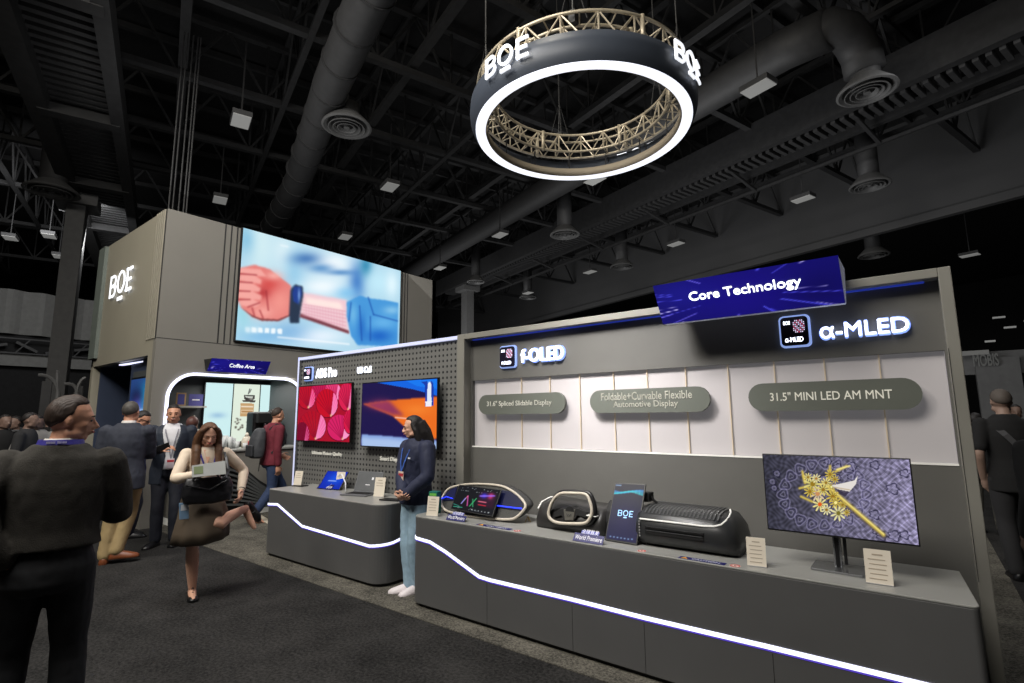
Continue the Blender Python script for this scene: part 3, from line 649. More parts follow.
# coffee machine
a = at(252,430,'x',-9.35); c_ = at(270,430,'x',-9.35)
r = thing('coffee_machine', 'tall black coffee machine on the bar in front of the menu display', 'coffee machine', (-9.45, (a.y+c_.y)/2, 1.1))
b = MB(); b.box(-9.6,-9.3,a.y,c_.y,1.1,1.72); b.build('body', BLACK, r, bevel=.04, seg=3)
b = MB(); b.box(-9.3,-9.18,a.y+.02,c_.y-.02,1.52,1.70); b.build('brew_head', BLACKM, r, bevel=.015)
b = MB(); b.box(-9.3,-9.18,a.y+.02,c_.y-.02,1.1,1.14); b.build('drip_tray', BLACKM, r, bevel=.01)
b = MB(); b.tube([(-9.22,(a.y+c_.y)/2,1.52),(-9.22,(a.y+c_.y)/2,1.44)], .02, 8); b.build('spout', CHROME, r)
# pale floor strip by the bar
b = MB(); p = [at(*q_, 'z', .008) for q_ in ((256,517),(261,515),(271,521),(271,526))]; b.prism(p, (0,0,.004)); tag(b.build('floor_tape', mat('floor_tape_white', (200,190,170), .6)), 'short pale strip lying on the carpet behind the walking man', 'strip')
# ================================================================ DISPLAY WALL
WY = 3.85; PY_ = 3.95; WT = 2.44
root = thing('display_wall', 'long grey framed display wall with a recessed backlit glass band', 'display wall', (-1.73, 4.0, 0)); WALL = root
b = MB()
b.box(-3.70, -3.60, WY, 4.25, 0, WT); b.box(.165, .225, WY, 4.25, 0, WT); b.box(-3.60, .165, WY, 4.25, 2.385, WT)
b.build('frame', G_FRAME, root, bevel=.004)
b = MB()
b.box(-3.60, .165, PY_, 4.2, 1.965, 2.385); b.box(-3.60, .165, PY_, 4.2, 0, 1.305); b.box(-3.60,-3.575,PY_,4.2,1.305,1.965); b.box(.155,.165,PY_,4.2,1.305,1.965)
b.build('back_panel', G_PANEL, root)
b = MB(); b.box(-3.575, .155, PY_-.004, PY_+.01, 1.30, 1.312); b.build('sill_trim', WHITETXT, root)
b = MB()
for x in (.168,): b.box(x, x+.003, WY-.002, WY, .7, 1.965)
b.build('frame_groove', G_DARK, root)
b = MB(); b.box(-3.55, .1, PY_-.03, PY_-.01, 2.375, 2.385); b.build('glow_strip', mat('blue_glow', (40,60,170), .5, emit=.5, var=0), root)  # added glowing strip, imitates the blue glow under the top beam
# backlit glass band: frosted glossy panel built with its own vertical panes
def glassmat():
    m = bpy.data.materials.new('frosted_backlit_glass'); m.use_nodes = True; nt = m.node_tree; bs = nt.nodes['Principled BSDF']
    bs.inputs['Roughness'].default_value = .22; bs.inputs['Coat Weight'].default_value = .5; bs.inputs['Coat Roughness'].default_value = .05
    tc = nt.nodes.new('ShaderNodeTexCoord'); n = nt.nodes.new('ShaderNodeTexNoise'); n.inputs['Scale'].default_value = 1.1
    r = nt.nodes.new('ShaderNodeValToRGB'); r.color_ramp.elements[0].color = rgb((182,177,176)); r.color_ramp.elements[1].color = rgb((214,208,209))
    nt.links.new(tc.outputs['Object'], n.inputs['Vector']); nt.links.new(n.outputs['Fac'], r.inputs['Fac']); nt.links.new(r.outputs['Color'], bs.inputs['Base Color'])
    bs.inputs['Emission Color'].default_value = rgb((225,222,228)); bs.inputs['Emission Strength'].default_value = .11
    return m
GL = glassmat()
JX = [-3.575]+[at(x, 415, 'y', 3.98).x for x in (496,522,550.8,580.8,615,649,688,731,778,829,885)]+[.155]
for i in range(len(JX)-1):
    b = MB(); b.box(JX[i]+.003, JX[i+1]-.003, PY_+.035, PY_+.05, 1.312, 1.965); b.build('glass_pane', GL, root)
b = MB()
for i, x in enumerate(JX[1:-1]): b.box(x-.004, x+.004, PY_+.02, PY_+.05, 1.312, 1.965)
b.build('pane_joint', mat('joint_cream', (206,190,166), .4, emit=.12), root)
b = MB(); b.box(-3.575,.155,PY_+.055,PY_+.07,1.30,1.97); b.build('light_box', mat('light_box', (210,205,208), .5, emit=.3), root)
for (x0, x1, s, lb, two) in ((-3.46,-2.449,'31.6" Spliced Slidable Display','leftmost',0), (-2.20,-1.20,'Foldable+Curvable Flexible\nAutomotive Display','middle',1), (-.935,.03,'31.5" MINI LED AM MNT','rightmost',0)):
    z0, z1 = 1.622, 1.812; r = (z1-z0)/2; zc = (z0+z1)/2
    y = PY_-.035
    t = thing('caption_plaque', 'grey rounded caption plaque reading %s' % s.replace('\n', ' '), 'caption plaque', ((x0+x1)/2, y, z0), 'caption plaques on the glass band')
    pts = [(x0+r+r*math.cos(a), y, zc+r*math.sin(a)) for a in np.linspace(PI/2, 3*PI/2, 13)]+[(x1-r+r*math.cos(a), y, zc+r*math.sin(a)) for a in np.linspace(-PI/2, PI/2, 13)]
    b = MB(); b.prism(pts, (0,.03,0)); b.build('plate', mat('plaque_grey', (106,110,102), .5, var=.03), t)
    for xx in (x0+.15, x1-.15):
        b = MB(); b.cyl((xx, y+.03, zc), .012, .06, 10, ax=(0,1,0)); b.build('standoff', CHROME, t)
    if two:
        text('Foldable+Curvable Flexible', (x0+.11, y, zc+.008), X1, Z1, .76, .062, .003, WHITETXT, 'lettering', t, .012)
        text('Automotive Display', (x0+.22, y, zc-.064), X1, Z1, .54, .062, .003, WHITETXT, 'lettering', t, .012)
    elif x0 < -3: text(s, (x0+.11, y, zc-.03), X1, Z1, .76, .062, .003, WHITETXT, 'lettering', t, .012)
    else: text(s, (x0+.14, y, zc-.027), X1, Z1, .68, .056, .003, WHITETXT, 'lettering', t, .015)
# lit icon tiles and lettering
def icon(name, label, x0, x1, z0, z1, y, s):
    t = thing(name, label, 'lit icon', ((x0+x1)/2, y, z0))
    P = [(p[0], y, p[1]) for p in rounded([(x0-.012,z0-.012),(x1+.012,z0-.012),(x1+.012,z1+.012),(x0-.012,z1+.012)], .03, 5)]
    b = MB(); b.prism(P, (0,-.02,0)); b.build('halo_edge', HALO, t)
    P = [(p[0], y-.02, p[1]) for p in rounded([(x0,z0),(x1,z0),(x1,z1),(x0,z1)], .025, 5)]
    b = MB(); b.prism(P, (0,-.015,0)); b.build('tile', mat('tile_navy', (26,22,42), .35, var=0), t)
    w = x1-x0; h = z1-z0; b = MB(); b2 = MB(); R = np.random.RandomState(5)
    for i in range(7):
        for j in range(7):
            d = math.hypot(i-3, j-3)
            if d > 3.7 or (d < 1): continue
            (b if (i+j) % 3 else b2).box(x0+w*(.47+i*.062), x0+w*(.47+i*.062+.035), y-.038, y-.035, z0+h*(.44+j*.066), z0+h*(.44+j*.066+.038))
    b.build('dot_pattern', mat('dot_white', (235,225,255), .5, emit=.9, var=0), t); b2.build('dot_pattern_red', mat('dot_pink', (230,60,110), .5, emit=.8, var=0), t)
    tl_ = t.children[-1]
    text(s, (x0+w*.14, y-.035, z0+h*.12), X1, Z1, w*.66, h*.16, .003, LETTER, 'lettering', t, .02)
    text('BOE', (x0+w*.12, y-.035, z0+h*.74), X1, Z1, w*.24, h*.12, .003, LETTER, 'small_lettering', t, .03)
icon('lit_icon_tile', 'square navy icon tile with white glowing edge left of the second halo lettering', -3.185, -3.01, 2.075, 2.27, PY_, 'f-OLED')
icon('lit_icon_tile', 'square navy icon tile with glowing edge below the blue sign', -.695, -.53, 2.06, 2.255, PY_, 'α-MLED')
def lit_word(s, label, x0, x1, z0, z1, y, bold=.02):
    t = thing('lit_lettering', label, 'lettering', ((x0+x1)/2, y, z0))
    text(s, (x0, y-.02, z0), X1, Z1, x1-x0, z1-z0, .025, LETTER, 'letters', t, bold)
    text(s, (x0-.006, y-.002, z0-.006), X1, Z1, x1-x0+.012, z1-z0+.012, .016, HALO, 'halo', t, bold+.035)
    return t
lit_word('f-OLED', 'white halo-lit lettering f-OLED at the left of the display wall', -2.925, -2.455, 2.105, 2.225, PY_)
lit_word('α-MLED', 'white halo-lit lettering MLED right of the blue sign', -.462, .005, 2.09, 2.18, PY_)
# core technology sign
r, n = lean_sign('blue_banner_sign', 'large deep blue lit sign reading Core Technology leaning out above the display wall', (-1.423,3.5,2.522), (-.286,3.5,2.522), (-.286,3.655,2.262), (-1.423,3.655,2.262), (0,1,0), mat('sign_casing_white', (205,208,225), .4, emit=.12, var=0), starburst, WY)
text('Core Technology', Vector((-1.185,3.576,2.372)), X1, Vector((0,-.15,.237)), .69, .082, .008, LETTER, 'lettering', r, .03)

# ================================================================ PERFORATED WALL
PX0, PX1 = -6.78, -3.70; PYW = 3.9
root = thing('perforated_wall', 'grey perforated wall with glowing white edge carrying two wall screens', 'perforated wall', ((PX0+PX1)/2, PYW, 0))
def pegmat():
    m = bpy.data.materials.new('perforated_panel'); m.use_nodes = True; nt = m.node_tree; bs = nt.nodes['Principled BSDF']; bs.inputs['Roughness'].default_value = .5
    tc = nt.nodes.new('ShaderNodeTexCoord'); sx = nt.nodes.new('ShaderNodeSeparateXYZ'); nt.links.new(tc.outputs['Object'], sx.inputs[0])
    def fr(o):
        a = nt.nodes.new('ShaderNodeMath'); a.operation = 'MULTIPLY'; a.inputs[1].default_value = 1/.06; nt.links.new(o, a.inputs[0])
        b_ = nt.nodes.new('ShaderNodeMath'); b_.operation = 'FRACT'; nt.links.new(a.outputs[0], b_.inputs[0])
        c = nt.nodes.new('ShaderNodeMath'); c.operation = 'SUBTRACT'; c.inputs[1].default_value = .5; nt.links.new(b_.outputs[0], c.inputs[0])
        d = nt.nodes.new('ShaderNodeMath'); d.operation = 'POWER'; d.inputs[1].default_value = 2; nt.links.new(c.outputs[0], d.inputs[0]); return d
    ad = nt.nodes.new('ShaderNodeMath'); ad.operation = 'ADD'; nt.links.new(fr(sx.outputs['X']).outputs[0], ad.inputs[0]); nt.links.new(fr(sx.outputs['Z']).outputs[0], ad.inputs[1])
    lt = nt.nodes.new('ShaderNodeMath'); lt.operation = 'LESS_THAN'; lt.inputs[1].default_value = .055; nt.links.new(ad.outputs[0], lt.inputs[0])
    mx = nt.nodes.new('ShaderNodeMix'); mx.data_type = 'RGBA'; mx.inputs['A'].default_value = rgb((120,120,117)); mx.inputs['B'].default_value = rgb((34,34,36))
    nt.links.new(lt.outputs[0], mx.inputs['Factor']); nt.links.new(mx.outputs['Result'], bs.inputs['Base Color']); return m
b = MB(); b.box(PX0+.06, PX1, PYW, PYW+.03, .3, 2.40); b.build('perforated_panel', pegmat(), root)
b = MB(); b.box(PX0, PX1, PYW+.03, 4.2, 0, 2.40); b.build('core', G_WALL, root)
b = MB(); b.box(PX0, PX0+.04, PYW-.03, PYW+.03, .1, 2.44); b.box(PX0, PX1, PYW-.03, PYW+.03, 2.40, 2.435); b.build('led_edge', LEDSOFT, root)
b = MB(); b.box(PX0+.04, PX0+.06, PYW-.03, PYW+.03, .1, 2.40); b.build('edge_profile', CHROME, root)
q5 = lambda *a: [(290+a[i]/4.878, 340+a[i+1]/4.878) for i in range(0, len(a), 2)]
def tv(name, label, x0, x1, z0, z1, paint):
    t = thing(name, label, 'screen', ((x0+x1)/2, PYW-.1, z0))
    b = MB(); b.box(x0-.012, x1+.012, PYW-.1, PYW-.07, z0-.012, z1+.012); b.build('bezel', BLACK, t, bevel=.004)
    b = MB(); b.box(x0+.15, x1-.15, PYW-.07, PYW, z0+.1, z1-.1); b.build('wall_bracket', BLACKM, t)
    pc = Pic((x0,PYW-.103,z1), (x1,PYW-.103,z1), (x1,PYW-.103,z0), (x0,PYW-.103,z0), 170, 110); paint(pc); pc.build('screen', SCR, t)
    return t
yy = PYW-.1
a = at(299.6,386.5,'y',yy); c_ = at(351.6,383.8,'y',yy); d_ = at(351.6,442.5,'y',yy); e_ = at(299,440,'y',yy)
def paint1(pc):
    pc.fill((170,10,40)); 
    def umb(x, y, rx, ry, c1, c2, tilt):
        pts = [q5(x+rx*math.cos(a_), y+ry*math.sin(a_))[0] for a_ in np.linspace(0, 2*PI, 26)]
        pc.poly(pts, (110,0,30)); pts = [q5(x+rx*.96*math.cos(a_), y-ry*.04+ry*.96*math.sin(a_))[0] for a_ in np.linspace(0, 2*PI, 26)]; mk = pc.poly(pts, c1)
        tx, ty = x+tilt*rx, y+ry*.85
        w_ = [q5(tx, ty)[0]]+[q5(x+rx*.95*math.cos(a_), y+ry*.95*math.sin(a_))[0] for a_ in np.linspace(-.9, .9, 10)]
        pc.poly(w_, c2)
        for a_ in np.linspace(-2.9, 1.2, 14):
            p0 = q5(tx, ty)[0]; p1 = q5(x+rx*.95*math.cos(a_), y+ry*.95*math.sin(a_))[0]; pc.line(*p0, *p1, .35, (110,0,40) if a_ < -.9 else (255,170,210), .5)
        pc.blob(*q5(tx, ty-4)[0], .9, 1.2, (240,190,120), .9)
    umb(150,250,50,50,(200,20,80),(230,70,130),.1); umb(210,255,40,50,(235,60,120),(250,120,180),.3); umb(80,280,45,60,(190,10,40),(235,60,120),.2); umb(275,280,40,70,(220,30,80),(245,100,160),.2)
    umb(180,310,55,72,(200,5,35),(250,110,170),.35); umb(110,420,68,75,(180,5,35),(245,110,170),.2); umb(60,460,35,60,(120,0,40),(180,20,80),.2); umb(240,430,60,65,(215,30,100),(252,140,195),.25)
    umb(290,400,30,60,(215,20,70),(240,80,140),.2)
tv('wall_screen', 'wall screen showing rows of red and pink paper parasols', a.x, c_.x, (e_.z+d_.z)/2, (a.z+c_.z)/2, paint1)
a2 = at(362.8,382.5,'y',yy); b2_ = at(437.3,380,'y',yy); c2_ = at(437,450,'y',yy); d2_ = at(362.5,444.5,'y',yy)
def paint2(pc):
    pc.fill((28,18,74))
    pc.poly(q5(410,205,560,198,730,190,730,275,600,240), (16,100,225)); pc.poly(q5(560,196,730,190,730,240,620,225), (20,120,240))
    pc.poly(q5(355,312,480,295,720,275,720,480,640,500,575,440,500,370), (235,110,30), 1)
    pc.poly(q5(355,312,480,297,560,370,500,365), (140,50,90), 3); pc.blob(*q5(440,315)[0], 12, 6, (160,60,90), .6); pc.blob(*q5(620,340)[0], 14, 6, (250,140,50), .6)
    pc.poly(q5(350,460,470,468,600,480,720,490,720,540,350,520), (130,160,220), 1); pc.poly(q5(350,475,470,480,600,495,720,505,720,540,350,520), (170,195,235), 3)
    pc.poly(q5(640,205,668,200,674,215,690,200,700,210,700,320,660,325,658,220), (20,60,170)); pc.poly(q5(672,215,682,205,688,215,690,300,668,300), (225,235,250)); pc.blob(*q5(680,210)[0],1.3,1.3,(250,250,255),.9); pc.poly(q5(660,300,692,298,690,325,662,325), (240,240,250))
    pc.line(*q5(515,378)[0], *q5(580,384)[0], .8, (250,190,170), .9)
tv('wall_screen', 'wider wall screen showing orange and dark blue angular shapes', a2.x, b2_.x, (c2_.z+d2_.z)/2, (a2.z+b2_.z)/2, paint2)
# texts on perforated wall
y = PYW
def wt(s, label, xl, yl, xr, h, bold=.01, m=WHITETXT):
    p0 = at(xl, yl, 'y', y); p1 = at(xr, yl, 'y', y); t = thing('wall_caption', label, 'lettering', (p0.x, y, p0.z)); text(s, (p0.x, y-.001, p0.z), X1, Z1, p1.x-p0.x, h, .012, m, 'letters', t, bold); return t
wt('Ultimate Picture Quality', 'small white caption below the parasol screen', 312.5, 455, 342.5, .055)
wt('Smart Display', 'small white caption below the orange and blue screen', 380.5, 461.5, 402.5, .06)
wt('UB Cell', 'small white caption above the orange and blue screen', 358, 373.5, 371.5, .075, .03, LETTER)
wt('ADS Pro', 'white halo-lit lettering above the parasol screen', 316.5, 378.2, 337, .12, .05, LETTER)
p0 = at(305.5,380.5,'y',y); p1 = at(313.5,367.5,'y',y)
icon('lit_icon_tile', 'small navy icon tile with glowing edge on the perforated wall', p0.x, p1.x, p0.z, p1.z, y, 'ADS')

# ================================================================ COUNTERS
def counter(label, plan, h, inset, path3, jx, yf):
    xs = [p[0] for p in plan]; ys = [p[1] for p in plan]
    root = thing('display_counter', label, 'counter', ((min(xs)+max(xs))/2, (min(ys)+max(ys))/2, 0), 'grey display counters')
    b = MB(); b.prism([(x, y, .035) for x, y in plan], (0,0,h-.035-.012)); b.build('body', G_COUNTER, root, bevel=.004)
    b = MB(); b.prism([(x, y, h-.012) for x, y in plan], (0,0,.012)); b.build('countertop', G_CTOP, root, bevel=.004)
    cx = (min(xs)+max(xs))/2; cy = (min(ys)+max(ys))/2
    b = MB(); b.prism([(cx+(x-cx)*.985, cy+(y-cy)*.92, 0.0) for x, y in plan], (0,0,.036)); b.build('plinth', BLACKM, root)
    b = MB(); b2 = MB()
    def strip(pts, nrm, w, t): b.ribbon(pts, nrm, w, t)
    # the strip follows the plan outline: rings with local normals
    rings = []; rings2 = []
    for (x, y, z, nx, ny) in path3:
        n = Vector((nx, ny, 0)).normalized(); P = Vector((x, y, z))
        i = len(rings)
        rings.append((P, n))
    def mk(mb, dz, w, t):
        R = []
        for i, (P, n) in enumerate(rings):
            d = (rings[min(i+1, len(rings)-1)][0]-rings[max(i-1, 0)][0]).normalized(); q_ = n.cross(d).normalized()
            if q_.z < 0: q_ = -q_
            o = q_*dz; R.append([P+o-q_*w/2-n*.004, P+o+q_*w/2-n*.004, P+o+q_*w/2+n*t, P+o-q_*w/2+n*t])
        mb.loft(R)
    mk(b, 0, .024, .004); b.build('light_strip', LED, root)
    mk(b2, -.017, .010, .002); b2.build('light_strip_glow', LEDP, root)
    b = MB()
    for x, z1 in jx: b.box(x-.0015, x+.0015, yf-.001, yf+.002, .035, z1)
    if jx: b.build('panel_joint', G_DARK, root)
    return root
YF = 3.2; HC = .745
plan = rounded([(-3.62,YF), (.136,YF), (.095,WY-.002), (-3.62,WY-.002)], [.1,.03,0,0], 6)
pp = [(415,538),(430,542),(446,552),(479,576.5),(490,580),(570.6,599),(643.7,617.5),(765.6,646),(924,684.5)]
pts = [at(x, y_, 'y', YF) for x, y_ in pp]; last = pts[-1]+(pts[-1]-pts[-2]).normalized()*((.11-pts[-1].x)/((pts[-1]-pts[-2]).normalized().x))
pts[0].x = -3.515; path3 = [(-3.62, YF+.35, pts[0].z+.03, -1, 0)]+[(-3.52-.1*math.cos(a_), YF+.1-.1*math.sin(a_), pts[0].z+.01*(1-math.sin(a_)), -math.cos(a_), -math.sin(a_)) for a_ in [PI/2*k/6 for k in range(0, 6)]]+[(p.x, YF, p.z, 0, -1) for p in pts if p.x > -3.53]+[(last.x, YF, last.z, 0, -1)]
C1 = counter('long grey display counter in front with a glowing zigzag light line', plan, HC, .02, path3, [(at(487,590,'y',YF).x, at(487,579,'y',YF).z-.02), (at(572,605,'y',YF).x, at(572,600,'y',YF).z-.03), (at(644,625,'y',YF).x, at(644,618,'y',YF).z-.03), (at(773,660,'y',YF).x, at(773,648,'y',YF).z-.03)], YF)
YG = 3.28; HD = .765
XL = -6.26; XR = -4.14
plan = rounded([(XL,YG), (XR,YG), (XR,WY+.01), (XL,WY+.01)], [.03,.16,0,0], 8)
pp = [(270,504.4),(277.6,504.4),(302,526),(367.8,545.6)]
pts = [at(x, y_, 'y', YG) for x, y_ in pp]
zl = pts[-1].z
path3 = [(XL+.005, YG, pts[0].z, 0, -1)]+[(p.x, YG, p.z, 0, -1) for p in pts[1:-1]]+[(XR-.18, YG, zl, 0, -1)]
for k in range(0, 7):
    a = PI/2*k/6; path3.append((XR-.16+.16*math.sin(a), YG+.16-.16*math.cos(a), zl+.004*k, math.sin(a), -math.cos(a)))
path3.append((XR, WY, zl+.10, 1, 0))
C2 = counter('shorter grey display counter below the perforated wall with a glowing zigzag line', plan, HD, .02, path3, [], YG)

# ================================================================ THINGS ON THE COUNTERS
def leaflet(label, x, y, z, w, h, yaw, lines=5, group='white info cards on the counters'):
    c, s_ = math.cos(yaw), math.sin(yaw); R = Vector((c, s_, 0)); N = Vector((s_, -c, 0)); P = Vector((x, y, z+.0015))
    t = thing('info_card', label, 'info card', (x, y, z), group)
    U = (Z1*.985-N*.17).normalized()
    b = MB(); b.obox(P+U*h/2, R*w/2, U*h/2, N*.0015); b.build('card', WHITEP, t)
    b = MB(); b.obox(P-N*.03+Z1*.002, R*w/2, N*.035, Z1*.0015); b.obox(P+U*h*.42-N*.004, R*w*.49, U*h*.42, N*.001); b.build('stand', mat('acrylic', (190,190,190), .2, var=0), t)
    b = MB()
    for k in range(lines): b.obox(P+U*h*(.85-.14*k)+N*.0022-R*w*.04*(k % 2), R*w*(.32 if k else .2), U*h*(.014 if k else .02), N*.0004)
    b.build('print', mat('print_grey', (178,164,146), .6, var=0), t); return t
leaflet('white info card at the left end of the long counter beside the teal carton', -3.43, 3.27, HC, .115, .165, .25)
leaflet('white info card beside the black vented box', -.805, 3.29, HC, .10, .155, .15, 6)
leaflet('larger white info card in front of the monitor base', -.235, 3.315, HC, .115, .165, .05, 6)
def onc2(x, y): return at(x, y, 'z', HD)
for (x, y, w, h, lb) in ((297,486,.12,.18,'white info card at the left end of the shorter counter'), (339,489.5,.12,.2,'white info card standing in front of the blue tablet'), (378.5,497,.13,.2,'white info card standing in front of the open laptop')):
    p = onc2(x, y); leaflet(lb, p.x, min(p.y, 3.72), HD, w, h, .3, 3)
# teal carton
r = thing('carton', 'tall slim teal and green carton beside the left info card', 'carton', (-3.53,3.40,HC)); b = MB(); b.obox((-3.53,3.40,HC+.095), (.045,.01,0), (-.006,.03,0), (0,0,.095)); b.build('box', mat('teal_carton', (20,110,105), .4), r, bevel=.003)
b = MB(); b.obox((-3.522,3.367,HC+.165), (.035,.008,0), (0,.001,0), (0,0,.012)); b.obox((-3.522,3.367,HC+.09), (.035,.008,0), (0,.001,0), (0,0,.008)); b.build('print', mat('lime_print', (120,200,90), .4), r)
# --- monitor
my = 3.45; r = thing('monitor', 'large thin monitor showing golden flowers on violet brocade', 'monitor', (-.42, 3.5, HC))
x0, x1, z0, z1 = -.764, -.062, .935, 1.360
b = MB(); b.box(x0-.006, x1+.006, my, my+.022, z0-.01, z1+.006); b.build('housing', BLACK, r, bevel=.004)
b = MB(); b.box(x0+.12, x1-.12, my+.022, my+.045, z0+.05, z1-.1); b.build('rear_shell', BLACKM, r, bevel=.01)
q1 = lambda *a: [(740+a[i]/3.606, 430+a[i+1]/3.606) for i in range(0, len(a), 2)]
pc = Pic((x0,my-.002,z1), (x1,my-.002,z1), (x1,my-.002,z0), (x0,my-.002,z0), 330, 200).fill((112,106,150))
g = (np.clip((pc.x-763)/155, 0, 1))[:, None]; pc.c = np.array([50,50,62])*(1-g)+np.array([134,128,158])*g
X, Y = pc.u*16, pc.v*9
tex = np.sin(X*7+2*np.sin(Y*3.1))*np.sin(Y*7+2*np.sin(X*2.7)); pc.c *= (1+.28*tex)[:, None]
lat = (np.abs(np.sin((X+Y)*4.2)) < .18) | (np.abs(np.sin((X-Y)*4.2)) < .18); pc.c[lat & (pc.u > .45)] *= 1.22
R = np.random.RandomState(8)
dark = np.array([40,36,74.]); lite = (172,166,205)
for k in range(22):
    cu, cv = R.uniform(.03,.98), R.uniform(.05,.95); rad = R.uniform(.035,.06)
    d = np.hypot((pc.u-cu)*16/9, pc.v-cv); ring = (np.abs(d-rad*(1+.22*np.cos(5*np.arctan2(pc.v-cv, pc.u-cu)))) < .009); pc.c[ring] = pc.c[ring]*.35+dark*.4; ring2 = np.abs(d-rad*.45) < .008; pc.c[ring2] = pc.c[ring2]*.5+np.array(lite)*.4
    sp_ = (np.abs(d-rad*.75) < .005); pc.c[sp_] = pc.c[sp_]*.5+np.array(lite)*.45
for k in range(20):
    a_ = 2*PI*k/20; cx_, cy2 = q1(305+150*math.cos(a_), 232+112*math.sin(a_))[0]
    d = np.hypot(pc.x-cx_, pc.y-cy2); 
    for r_, w_, c__ in ((5.4, .7, lite), (4.3, .6, dark), (2.2, .5, lite)):
        mk_ = (np.abs(d-r_*(1+.15*np.cos(3*np.arctan2(pc.y-cy2, pc.x-cx_)+k))) < w_); pc.c[mk_] = pc.c[mk_]*.62+np.array(c__)*.38
GO = (216,190,84); GL_ = (240,224,140); GD = (150,112,30)
for p in ((225,150,235,190,228,165), (215,210,240,205), (220,240,260,258), (385,130,345,150), (325,130,320,180), (235,205,290,215)): 
    pp_ = q1(*p)
    for u_, v_ in zip(pp_, pp_[1:]): pc.line(*u_, *v_, 1.3, GO, .95)
pc.line(*q1(300,200)[0], *q1(520,385)[0], 2.6, (60,50,60), .8); pc.line(*q1(300,190)[0], *q1(518,378)[0], 2.0, GO, 1.); pc.line(*q1(300,188)[0], *q1(518,375)[0], .7, GL_, .8)
for cx, cy, rr, c, ce in ((262,195,34,(226,214,130),(150,120,30)), (288,268,28,(240,226,150),(224,92,24)), (355,300,30,(236,228,170),(120,110,40)), (325,160,20,GO,GD), (280,230,30,(222,200,170),(200,140,90)), (335,240,26,GO,GD), (310,190,20,GL_,GD), (370,270,16,GO,GD), (252,222,22,GO,GD), (300,215,24,(232,214,120),GD), (345,262,22,GO,(250,236,150)), (312,288,20,(244,236,180),GD), (245,170,16,GL_,GD), (342,178,16,GO,GD), (385,298,14,GO,GD), (275,175,18,(238,226,170),(170,120,40)), (330,205,14,GO,(240,240,160))):
    x, y_ = q1(cx, cy)[0]; rr /= 3.606; th = np.arctan2(pc.y-y_, pc.x-x); d = np.hypot(pc.x-x, pc.y-y_); mk = d < rr*(.72+.28*np.cos(9*th)); pc.c[mk] = np.array(c)*(.78+.22*np.cos(9*th[mk]))[:, None]; mk = d < rr*.26; pc.c[mk] = ce
pc.poly(q1(330,200,370,192,412,182,425,165,418,195,395,222,375,226,350,212), (226,220,214), 0); pc.poly(q1(345,212,395,222,410,205,380,240,360,232), (50,44,64), 0, k=.8); pc.line(*q1(335,206)[0], *q1(395,216)[0], .6, (190,170,140)); pc.line(*q1(395,130)[0], *q1(350,142)[0], .9, GL_)
pc.build('screen', SCR, r)
b = MB(); b.box(-.45,-.41,my+.045,my+.075,HC+.014,z0+.12); b.build('stand_neck', CHROME, r, bevel=.004)
b = MB(); b.box(-.44,-.42,my+.040,my+.046,HC+.014,z0+.12); b.box(-.40,-.385,my+.05,my+.07,HC+.03,z0+.05); b.build('neck_inlay', BLACK, r)
b = MB(); b.prism([(p[0], p[1], HC+.0015) for p in rounded([(-.555,3.40),(-.305,3.385),(-.305,3.60),(-.555,3.60)], .012)], (0,0,.012)); b.build('stand_base', CHROME, r, bevel=.002)
# --- black vented box (right automotive unit)
r = thing('vented_console', 'black rounded console with ribbed top and white edge line beside the tall panel', 'automotive console', (-1.2,3.6,HC))
def console_sec(x, k0=1, k1=1, dz=0, y0=3.36, y1=3.78, h=.245):
    pr = [(y0+.02,.02),(y0+.005,.05),(y0+.0,.10),(y0+.012,.155),(y0+.045,.2),(y0+.10,.23),(y0+.18,h),(y1-.10,h),(y1-.03,.21),(y1,.12),(y1,.03),(y1-.05,.02)]
    return [(x, 3.57+(y-3.57)*k0, HC+z*k1+dz) for y, z in pr]
b = MB(); secs = [(-1.585,.8,.86),(-1.575,.93,.95),(-1.54,1,1),(-1.2,1,1),(-1.08,1,1.0),(-.99,.98,.93),(-.95,.88,.70),(-.93,.72,.40)]
b.loft([console_sec(x, a_, c1) for x, a_, c1 in secs]); b.build('shell', mat('console_black', (44,45,46), .32, var=.06), r, smooth=True)
b = MB()
for k in range(20):
    x = -1.52+k*.025; b.ribbon([(x, y_, HC+z_) for y_, z_ in ((3.41,.2065),(3.46,.231),(3.54,.2455),(3.62,.246),(3.68,.2455))], (0,-.3,1), .010, .0022)
b.build('top_rib', mat('rib_grey', (80,81,82), .35), r)
b = MB(); path = [(-1.54,3.368,HC+.172)]+[(x, 3.370, HC+.172) for x in (-1.4,-1.25,-1.12)]+[(-1.06,3.378,HC+.176),(-1.022,3.398,HC+.187),(-1.005,3.44,HC+.205),(-1.0,3.5,HC+.222),(-1.01,3.58,HC+.236),(-1.03,3.64,HC+.242)]
b.tube(path, .0055, 8); b.build('edge_line', mat('white_edge', (230,228,222), .4, emit=.3), r)
b = MB(); b.box(-1.50,-1.12,3.354,3.37,HC+.118,HC+.132); b.box(-1.50,-1.12,3.354,3.37,HC+.085,HC+.108); b.build('vent_slot', BLACKM, r)
b = MB(); b.box(-1.49,-1.13,3.351,3.355,HC+.104,HC+.110); b.box(-1.49,-1.13,3.351,3.355,HC+.128,HC+.131); b.build('vent_trim', CHROME, r)
b = MB()
for k in range(6): b.box(-1.545,-1.537,3.356,3.362,HC+.06+k*.018,HC+.07+k*.018)
b.build('side_print', mat('print_light', (150,150,150), .5), r)
b = MB(); b.box(-1.52,-1.02,3.42,3.72,HC,HC+.03); b.build('foot', BLACKM, r)
